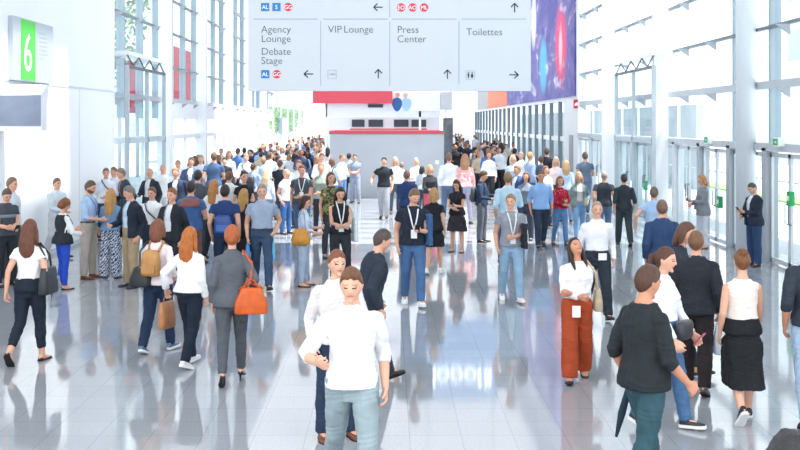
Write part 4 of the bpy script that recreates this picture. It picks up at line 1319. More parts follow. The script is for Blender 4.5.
tree(-12.2, 44.8, 11.5, 2.4, 'leafy tree outside the left glazing, seen above the truss of the doors', 1)
tree(-18.5, 57.5, 12, 2.6, 'taller leafy tree outside the left glazing, behind the first white pillar', 2)
tree(-10.6, 100, 5.2, 2.0, 'small bright green tree outside the far left glazing beside the blue grey poster', 4)
tree(-10.4, 113, 5.0, 1.8, 'small bright green tree outside the far left glazing, second from the blue grey poster', 5)
tree(-17.5, 66, 13, 2.8, 'leafy tree outside the second window bay on the left', 3)
# ------------------------------------------------------------------ the visitors
BR, DK, BK, BL, RD, GY, AU = '#5d4433', '#3a2c24', '#231f20', '#b98f5c', '#9a5228', '#8a8682', '#6f3b26'
S1, S2, S3, S4 = '#dba88f', '#c98f74', '#a06a4f', '#e3b49c'
NAVY, NAVY2, BLACK, CHAR = '#27385a', '#1f2b42', '#23272e', '#3b424c'
WHT, LB, LBS, JN, JL, KH, GR = '#eceef2', '#a9c0e0', '#8fb0dc', '#365a8c', '#7f9fc4', '#a5967f', '#888f99'
P_ = Person

# ---- front rows, left
p = P_(30, 362, 'woman in white t-shirt walking away at left, black tote on her right shoulder', h=1.68, g='f', face=172, legs='kickL', arms=('hangb', 'bag'), hair=('long', '#6a4030'),
       top=('tshirt', '#eeeff2'), bottom=('crop', '#232a38'), shoes=('flat', '#22222a'), tuck=True, skin=S1)
p.shoulder_bag(-1, 'black tote bag on the shoulder of the woman in a white t-shirt at left', '#2b3036', size=(.07, .19, .16), z=1.02, name='tote_bag', xo=.25)
mb = MB()
w_, d_ = p.palm(1)
mb.rings([sup(.05, .12, 0, z, 16, 2) for z in (-.34, -.30)] + [sup(.045, .10, 0, -.15, 16, 2), sup(.05, .07, 0, 0, 16, 2), sup(.03, .04, 0, .03, 16, 2)]).map(lambda q: q + w_ + np.array((-.06, -.02, .06)))
p.carry('folded_jacket', mb, fabric('#8d96a5'), 'grey jacket hanging from the hand of the woman with the black tote', 'jacket', vox=.011, wr=.012)
p = P_(6, 286, 'man in dark t-shirt with grey chest stripe at left edge, looking at his hands', h=1.70, face=50, arms=('belly', 'phonelow'), head=(28, -10, 0), hair=('short', '#5a4a40'), top=('tshirt', '#434a53'), bottom=('trousers', '#2b3138'), skin=S1)
p.phone(1, 'phone held by the man in the striped dark t-shirt at the left edge')
mb = MB(); mb.rings(p.rig.torso_rings(.026, 1.22, 1.28, widen=.25)); p.child('chest_stripe', remesh(mb, .012, 1), fabric('#7f8994'))
P_(12, 277, 'man with brown hair half hidden behind the man in the striped t-shirt', h=1.82, face=80, hair=('short', '#7a6252'), top=('shirt', '#c9d0d8'), bottom=('trousers', '#4a4e55'))
P_(57, 258, 'slim man in pale grey shirt and trousers against the left white wall', h=1.66, face=55, arms=('phone', 'phonelow'), top=('shirt', '#cbd5de'), bottom=('trousers', '#d3d6da'), hair=('short', '#6e5a50'), legs='stepL')
p = P_(63, 289, 'woman with curly auburn hair, black vest over white sleeves and royal blue trousers', h=1.53, g='f', face=138, arms=('phone', 'hold'), head=(20, 0, 0), hair=('curly', '#7d4a30'), top=('vest', '#2c3238'), under=('blouse', '#eceef0'), bottom=('slim', '#2d4fbe'), shoes=('flat', '#23252c'), legs='shift')
p = P_(89, 278, 'man in light blue shirt, brown belt, beige trousers and brown shoes in left group', h=1.77, face=78, arms=('hang', 'hold'), head=(14, 0, 0), top=('rolled', '#a9c4e6'), tuck=True, belt='#4c2f20', bottom=('trousers', '#b3aba2'), shoes=('shoe', '#7a4630'), hair=('short', '#5d4a40'), beard='#6b5346', lanyard='#3f6fb8', skin=S1)
P_(111, 278, 'blonde long-haired woman with teal blouse and zigzag navy and white trousers, seen from behind', h=1.62, g='f', face=172, arms=('hold', 'bag'), hair=('longer', '#b98a52'), top=('blouse', '#6f97bb'), bottom=('wide', 'zigzag'), shoes=('flat', '#4a4f5c'))
p = P_(131, 287, 'grey-haired man in open navy jacket over light blue shirt and khaki trousers', h=1.74, face=-38, arms=('hang', 'hold'), head=(15, -20, 0), top=('jacket', '#272f3d'), under=('under', '#b9cfe6'), bottom=('trousers', '#a89579'), shoes=('shoe', '#2f3b4c'), hair=('short', '#77706c'), legs='shift', build=1.05)
p = P_(152, 277, 'man in white shirt with a dark crossbody strap facing the hall in left group', yt=187, face=-18, arms=('hang', 'pocket'), top=('shirt', '#e9ebee'), tuck=True, bottom=('trousers', '#2b3a52'), hair=('short', '#6b4c3b'))
p.shoulder_bag(1, 'dark crossbody bag of the man in white shirt in the left group', '#2c2f36', size=(.04, .12, .09), z=.95, cross=True, name='crossbody_bag', xo=.24)
p = P_(172, 292, 'man in black jacket holding a paper cup in left crowd', yt=188, face=-25, arms=('hang', 'phone'), top=('jacket', '#272b33'), under=('under', '#dfe4ea'), bottom=('trousers', '#2b2f38'), hair=('short', '#8a5c3e'))
q, d_ = p.palm(1)
o = p.carry('paper_cup', MB().rings([[(q[0] + r * math.cos(t), q[1] - .03 + r * math.sin(t), q[2] + z) for t in np.linspace(0, 2 * math.pi, 15)[:-1]] for r, z in ((.028, -.05), (.040, .06))]), mat('paper_white', '#eef0f2', .7), 'white paper cup held by the man in the black jacket, left crowd', 'cup')
p.add(o, 'lid', MB().rings([[(q[0] + r * math.cos(t), q[1] - .03 + r * math.sin(t), q[2] + z) for t in np.linspace(0, 2 * math.pi, 15)[:-1]] for r, z in ((.042, .06), (.038, .075))]), mat('lid_white', '#f8f8f8', .4))
p = P_(191, 280, 'broad man seen from behind, blue polo with a reddish-brown shoulder yoke', h=1.77, face=172, build=1.15, arms=('hang', 'hold'), top=('polo', '#4669a0'), bottom=('jeans', '#7b5a52'), hair=('short', '#2c2422'), shoes=('shoe', '#5b4238'))
mb = MB(); mb.rings(p.rig.torso_rings(.034, 1.30, 1.46, widen=.35))
p.child('shoulder_yoke', remesh(mb, .015, 2), fabric('#8d5f5c'))
p = P_(158, 352, 'brown-haired woman walking away with a tan leather backpack and dark jeans', h=1.62, g='f', face=165, legs='stepR', arms=('strap', 'bag'), hair=('bob', '#7a4a34'), top=('shirt', '#eadfe4'), bottom=('jeans', '#24344e'), shoes=('sneaker', '#4c6a92'), skin=S1)
p.backpack('tan leather backpack on the brown-haired woman in dark jeans', '#b8854c', z=1.20, size=(.13, .07, .17))
p.shoulder_bag(1, 'black shoulder bag bulging at the side of the woman with tan backpack', '#23262b', size=(.16, .10, .12), z=1.0, xo=.17, y=.14)
p = P_(190, 366, 'red-haired woman walking away in loose white blouse, black trousers and white sneakers', h=1.60, g='f', face=155, legs='stepL', arms=('wide', 'hang'), hair=('long', '#b4672c'), top=('blouse', '#f0f0f2'), bottom=('jeans', '#1f2836'), shoes=('sneaker', '#e4e4e6'), skin=S1)
p.hand_bag(0, 'soft brown bag hanging from the hand of the red-haired woman', '#b37b52', size=(.06, .15, .17), drop=.08, name='handbag')
p = P_(232, 384, 'red-haired woman in grey trouser suit and black heels walking away with orange handbag', h=1.66, g='f', face=186, legs='stepR', arms=('hang', 'bag'), hair=('lowbun', '#a8592c'), top=('blazer', '#5b6068'), under=('under', '#dcdfe4'), bottom=('slim', '#53585f'), shoes=('heel', '#17181c'), heel=18, skin=S1)
p.shoulder_bag(-1, 'orange leather handbag with two handles on the arm of the woman in grey suit', '#cf5b1b', size=(.19, .075, .145), z=.93, name='handbag', xo=.22, handles=True, strapcol='#c4521a', y=.19)
p = P_(262, 289, 'man in grey-blue polo and dark jeans walking towards the camera, centre left', yt=184, face=8, legs='walkL', arms=('pocket', 'hang'), top=('polo', '#9aa9bf'), bottom=('jeans', '#3a4d68'), hair=('short', '#93877c'), shoes=('shoe', '#26303f'), skin=S1, build=1.12, tuck=True, belt='#2c2a2c')
p.hand_bag(1, 'tall blue carrier bag at the right hand of the man in grey-blue polo', '#3f86cc', size=(.05, .12, .20), drop=.02)
p.hand_bag(0, 'light cyan carrier bag in the left hand of the man in grey-blue polo', '#63b8e4', size=(.03, .10, .15), drop=.10)
p = P_(225, 288, 'man in navy polo with a blue backpack seen from behind, left of centre', h=1.76, face=178, arms=('hang', 'hang'), top=('polo', '#2a4170'), bottom=('jeans', '#23324a'), hair=('short', '#2e2826'), build=1.1)
p.backpack('small bright blue backpack low on the back of the man in navy polo', '#27498c', z=1.10, size=(.15, .06, .15), pocket='#3f68b0')
P_(244, 276, 'blonde woman in black dress beside the man with blue backpack', h=1.60, g='f', face=150, arms=('hang', 'hold'), hair=('long', '#b58a4e'), top=('tshirt', '#25262b'), bottom=('skirt', '#24252a'), shoes=('flat', '#222222'))
P_(244, 252, 'woman with high black hair bun in black top, left of centre', yt=171, g='f', face=30, arms=('phone', 'hang'), hair=('bun', '#2a2322'), top=('tshirt', '#25272c'), bottom=('slim', '#4a4f58'))
P_(214, 262, 'woman with very long auburn hair, cream sweater and black leggings', h=1.66, g='f', face=160, arms=('bag', 'hang'), hair=('longer', '#b27a45'), top=('blouse', '#e4dfe0'), bottom=('slim', '#20242c'), shoes=('flat', '#20242c'), legs='stepR')
P_(229, 250, 'man in white shirt seen from behind, right of the long auburn hair', yt=171, face=170, top=('shirt', '#e8eaee'), bottom=('trousers', '#5c5f68'), hair=('short', '#6d4f3e'))
p = P_(304, 286, 'woman with mustard shoulder bag, pale blue shirt and light jeans looking at her phone', yt=196, g='f', face=84, arms=('phone', 'phonelow'), head=(12, 0, 0), hair=('bob', '#3a2622'), top=('rolled', '#c3d4ea'), bottom=('slim', '#a9b9cf'), shoes=('flat', '#2a2326'), skin=S1)
p.shoulder_bag(-1, 'slouchy mustard leather bag at the hip of the woman in pale blue shirt', '#c88a2e', size=(.08, .19, .17), z=.98, soft='slouch', name='shoulder_bag', xo=.24, strapcol='#8a5a22')
p.phone(0, 'phone in the hands of the woman with the mustard bag')
p = P_(340, 284, 'woman in black sleeveless top with white lanyard and badge, centre', yt=187, g='f', face=12, arms=('belly', 'belly'), head=(20, 0, 0), hair=('long', '#3a2a26'), top=('sleeveless', '#26282e'), bottom=('slim', '#33363d'), shoes=('flat', '#2a2320'), lanyard=('#f0f0f2', 1.08), skin=S1, legs='shift')
p.shoulder_bag(1, 'white canvas tote on the arm of the woman in black sleeveless top', '#d8e4e8', size=(.05, .19, .22), z=.98, name='tote_bag', xo=.27)
p = P_(368, 385, 'man in dark blazer bending forward, behind the man in white shirt', yt=231, face=115, lean=14, head=(10, 0, 0), legs='walkL', arms=('hangf', 'hang'), top=('blazer', '#2c3542'), under=('under', '#dfe3ea'), bottom=('trousers', '#2f3744'), hair=('short', '#4c413c'))
p = P_(337, 438, 'brown-haired man in pale top and dark jeans hidden behind the man in white shirt', yt=250, face=20, legs='stand', arms=('hold', 'hang'), top=('shirt', '#d9d5d6'), bottom=('jeans', '#2c3950'), hair=('short', '#7a4c36'), shoes=('shoe', '#6e3f2c'), skin=S1)
p = P_(352, 507, 'man in white long-sleeved shirt and grey-green jeans, nearest figure in the middle', h=1.79, face=8, legs=((20, 5, -8, 1), (-22, 20, 38, 1)), arms=('hang', ((.27, -.26, 1.13), (.6, .6, -.6))), head=(10, -12, 0), build=.95, top=('rolled', '#e4e5e8'), bottom=('jeans', '#8fa0a6'), hair=('short', '#6a4530'), shoes=('shoe', '#7a4630'), skin=S1)

# ---- middle
p = P_(413, 305, 'man in black shirt with white lanyard, blue jeans and white sneakers, centre', yt=189, face=4, arms=('phone', 'hang'), head=(22, 20, 0), top=('polo', '#262d3b'), bottom=('jeans', '#4a6c98'), shoes=('sneaker', '#eceef0'), hair=('short', '#7d5f4c'), lanyard=('#f2f2f4', 1.14), skin=S1, build=1.08, legs='stepL')
p.phone(0, 'phone in the hand of the man in black shirt and blue jeans')
mb = MB().rings([sup(.055, .15, 0, z, 16, 2.2) for z in (-.24, -.2, 0, .18, .22)]).map(lambda v: v + np.array((.235, -.02, 1.14)))
p.carry('denim_jacket', mb, fabric('#3f6390'), 'denim jacket over the left arm of the man in black shirt', 'jacket', vox=.012, wr=.012)
P_(434, 274, 'blonde woman in short black dress walking away behind the man in black shirt', yt=188, g='f', face=165, legs='stepR', arms=('out', 'hang'), hair=('bob', '#b78d5e'), top=('tshirt', '#23262d'), bottom=('miniskirt', '#202329'), shoes=('sneaker', '#e7e7ea'), skin=S1)
p = P_(457, 252, 'dark-haired woman in black dress with white badge reading her phone', yt=180, g='f', face=-25, arms=('phone', 'belly'), head=(25, 0, 0), hair=('long', '#4a302a'), top=('tdress', '#2a272d'), bottom=('skirt', '#39353d'), shoes=('flat', '#25252a'), lanyard=('#3a3a42', 1.15), skin=S1)
p.phone(0, 'phone read by the dark-haired woman in the black dress')
p = P_(482, 242, 'man in navy jacket and grey trousers with a dark backpack, turned right', yt=171, face=70, arms=('phone', 'hold'), head=(20, 0, 0), top=('shirt', '#2f3f58'), bottom=('trousers', '#666c75'), shoes=('shoe', '#2a2c30'), hair=('short', '#4b3528'))
p.backpack('dark grey backpack on the man in navy jacket near centre', '#454850', z=1.16, size=(.14, .07, .19))
p = P_(511, 301, 'man in grey t-shirt with white lanyard, light jeans and white sneakers', yt=194, face=6, legs='stepL', arms=('belly', 'hang'), head=(0, -25, 0), top=('tshirt', '#9095a0'), bottom=('jeans', '#8fb0ca'), shoes=('sneaker', '#eeeeef'), hair=('short', '#94724f'), lanyard=('#f2f2f5', 1.08), skin=S1)
mb = MB().rings([sup(.05, .09, 0, z, 16, 2.2) for z in (-.24, -.2, 0, .12, .16)]).map(lambda v: v + np.array((.175, -.20, 1.12)))
p.carry('folded_jacket', mb, fabric('#2c3038'), 'black folded jacket held by the man in grey t-shirt', 'jacket', vox=.012, wr=.012)
P_(508, 262, 'man in pale blue shirt seen from behind, left of the sky-blue shirt', yt=172, face=175, arms=('hang', 'hold'), top=('rolled', '#bcd8ea'), bottom=('jeans', '#49566b'), hair=('short', '#8d6f52'), build=1.1)
P_(541, 248, 'man in sky-blue shirt and dark jeans walking towards camera', yt=171, face=0, legs='walkR', arms=('hang', 'hang'), top=('rolled', '#8db3e4'), bottom=('jeans', '#2e3c50'), shoes=('shoe', '#26344c'), hair=('buzz', '#59463c'), skin=S2, build=1.08)
P_(560, 246, 'woman in red patterned blouse and blue jeans', yt=176, g='f', face=10, arms=('phone', 'belly'), top=('blouse', 'floral'), bottom=('slim', '#5d86b4'), hair=('bob', '#8a5a44'), shoes=('boot', '#2c3444'), legs='stepL')
P_(579, 241, 'woman in grey-green jacket and light blue jeans beside the red blouse', yt=172, g='f', face=0, arms=('bag', 'hang'), top=('jacket', '#7f8f8e'), under=('under', '#d8dbd9'), bottom=('slim', '#7aa0c8'), hair=('long', '#c3a27e'), shoes=('boot', '#3f5878'), legs='stepR')
p = P_(597, 318, 'man in white shirt with waist badge and dark trousers, behind the woman in rust trousers', yt=201, face=0, legs='walkL', top=('shirt', '#e9eaf0'), tuck=True, belt='#26262a', bottom=('trousers', '#2b333d'), hair=('buzz', '#a58c7c'), skin=S1, arms=('hang', 'hang'))
p.child('badge', MB().box(-.06, .06, -.02, 0, 0, .10).map(lambda v: v + np.array((.05, p.rig.front(.98, .045), .90))).mesh('badge'), mat('badge_card', '#f4f5f7', .4))
p = P_(577, 380, 'dark-haired woman in white blouse and rust trousers looking up, arms folded', yt=240, g='f', face=-6, legs='stepR', arms=('cross', 'belly'), head=(-36, 24, 0), hair=('long', '#35251f'), top=('blouse', '#ecebee'), tuck=True, bottom=('wide', '#a5482a'), shoes=('flat', '#2a1f20'), skin=S2)
p.child('badge', MB().box(-.05, .05, -.012, 0, -.14, 0).map(lambda v: v + np.array((-.02, p.rig.front(.95, .075), .94))).mesh('badge'), mat('badge_card', '#f4f5f7', .4))
p.shoulder_bag(1, 'beige shoulder bag behind the hip of the woman in rust trousers', '#b9a98c', size=(.06, .16, .13), z=.98, xo=.26, y=.10)
P_(604, 243, 'man in black t-shirt and jeans walking away, left of a pair at right', yt=171, face=170, legs='stepR', top=('tshirt', '#3a4048'), bottom=('jeans', '#6a86ad'), hair=('buzz', '#a3958c'), build=1.1)
P_(624, 246, 'man in black shirt and dark trousers walking away, right of a pair at right', yt=174, face=182, legs='stepL', arms=('hang', 'hang'), top=('rolled', '#333a42'), bottom=('trousers', '#3a4149'), hair=('short', '#3c3430'), shoes=('shoe', '#4a4648'), build=1.08)
P_(654, 276, 'man in light blue short-sleeved shirt walking away behind the navy suit', yt=187, face=160, legs='stepL', arms=('wide', 'hang'), top=('polo', '#a9c3e4'), bottom=('jeans', '#3d6393'), hair=('short', '#6a5b50'))
P_(662, 318, 'man in navy suit seen from behind, right of centre', yt=200, face=175, build=1.1, arms=('hang', 'hang'), top=('blazer', '#2f4569'), under=('under', '#dfe3ea'), bottom=('trousers', '#2f4569'), hair=('short', '#70584a'))

# ---- front rows, right
p = P_(672, 372, 'brown-haired woman in dark top leaning forward behind the woman in white shirt', yt=222, g='f', face=60, lean=14, legs='walkR', arms=('hangf', 'hangb'), hair=('bob', '#5d4034'), top=('shirt', '#343a45'), bottom=('slim', '#2b303a'), shoes=('flat', '#2a2a2e'))
p = P_(696, 392, 'man in black jacket over maroon with black trousers, walking away at right', yt=231, face=160, legs='stepL', arms=('hangf', 'hang'), top=('jacket', '#2a2e36'), under=('under', '#9db4d2'), bottom=('trousers', '#2a2527'), hair=('short', '#76523b'), shoes=('boot', '#5c4f4c'))
p.hand_bag(1, 'white and blue plastic carrier bag beside the woman in white shirt and jeans', '#c9d6ea', size=(.06, .13, .16), drop=.06, m=mat('plastic_pale', '#d3deec', .35))
p = P_(664, 428, 'woman in white shirt and blue jeans with black waist bag, front right', yt=247, g='f', face=52, legs='stepL', arms=('hangf', 'hangf'), head=(6, 10, 0), hair=('pony', '#553527'), top=('shirt', '#e9eaf0'), bottom=('jeans', '#46688f'), shoes=('sneaker', '#2b2c30'), skin=S1, tuck=True)
mb = MB().rings([sup(.15 * k, .055 * w, 0, z, 18, 3) for k, w, z in ((.85, .8, -.09), (1, 1, -.07), (1, 1, .04), (.9, .8, .075))]).map(lambda v: v + np.array((.04, -.19, .97)))
p.carry('waist_bag', mb, leather('#33363d'), 'black waist bag worn by the woman in white shirt and jeans', 'bag')
p.phone(0, 'pink phone in the hand of the woman in white shirt and jeans', col='#c05a78')
p = P_(645, 505, 'man in black t-shirt and dark teal jeans, nearest figure at front right', h=1.76, face=116, legs='stepL', arms=('hang', 'hangf'), head=(14, 0, 0), top=('longtee', '#272c31'), bottom=('jeans', '#34525c'), hair=('short', '#4f3428'), shoes=('shoe', '#2a2a2e'), skin=S2)
q, d_ = p.palm(0)
um = p.carry('umbrella', MB().tube([(q[0] + .03, q[1], q[2] + .02), (q[0] + .09, q[1] + .03, q[2] - .22), (q[0] + .13, q[1] + .05, q[2] - .40)], [.022, .030, .012], n=10), fabric('#2b3d4c'), 'folded dark umbrella hanging from the hand of the nearest man in black t-shirt', 'umbrella')
p.add(um, 'handle', MB().tube([(q[0] + .03, q[1], q[2] + .02), (q[0] - .01, q[1], q[2] + .08)], .010, n=8), leather('#26221f'))
p = P_(742, 419, 'woman with hair bun, cream sleeveless top and long black skirt walking away', yt=249, g='f', face=178, legs='kickL', arms=('hang', 'hangf'), hair=('bun', '#774d30'), top=('sleeveless', '#e9dfd8'), tuck=True, bottom=('culotte', '#1e2125'), shoes=('sneaker', '#24262a'), skin=S1)
p = P_(813, 425, 'man in dark jacket and pale jeans cut by the right edge', h=1.80, face=170, legs='stepR', arms=('hang', 'hang'), top=('rolled', '#2f3742'), bottom=('jeans', '#9db4cc'), hair=('short', '#4a3a30'), skin=S2)
p.hand_bag(1, 'small orange bag at the bottom of the right edge', '#d9822e', size=(.04, .10, .10), drop=.22, name='handbag')
p = P_(793, 935, 'dark-haired head of a person at the very bottom right corner', h=1.72, face=175, hair=('curly', '#2b2a2e'), top=('shirt', '#2b2f38'), bottom=('trousers', '#2b2f38'))
p = P_(754, 266, 'grey-bearded man in dark blazer and jeans with phone beside the round column', yt=183, face=-72, build=1.16, arms=('phone', 'phonelow'), head=(26, 0, 0), top=('blazer', '#2a3242'), under=('under', '#e2e6ec'), bottom=('trousers', '#2d4668'), shoes=('shoe', '#26262c'), hair=('buzz', '#4a4440'), beard='#a29c98', skin=S1)
p.phone(0, 'phone held by the grey-bearded man beside the round column')
p = P_(703, 248, 'blonde woman in grey cardigan and pale trousers looking at her phone by the doors', yt=175, g='f', face=-84, arms=('phone', 'phonelow'), head=(14, 0, 0), hair=('bob', '#b8875c'), top=('long', '#82878d'), bottom=('slim', '#c9ced8'), shoes=('flat', '#2c2024'), skin=S1)
p.phone(0, 'phone held by the blonde woman by the doors')
p.shoulder_bag(-1, 'grey shoulder bag of the blonde woman by the doors', '#8f8a86', size=(.04, .14, .12), z=1.02)

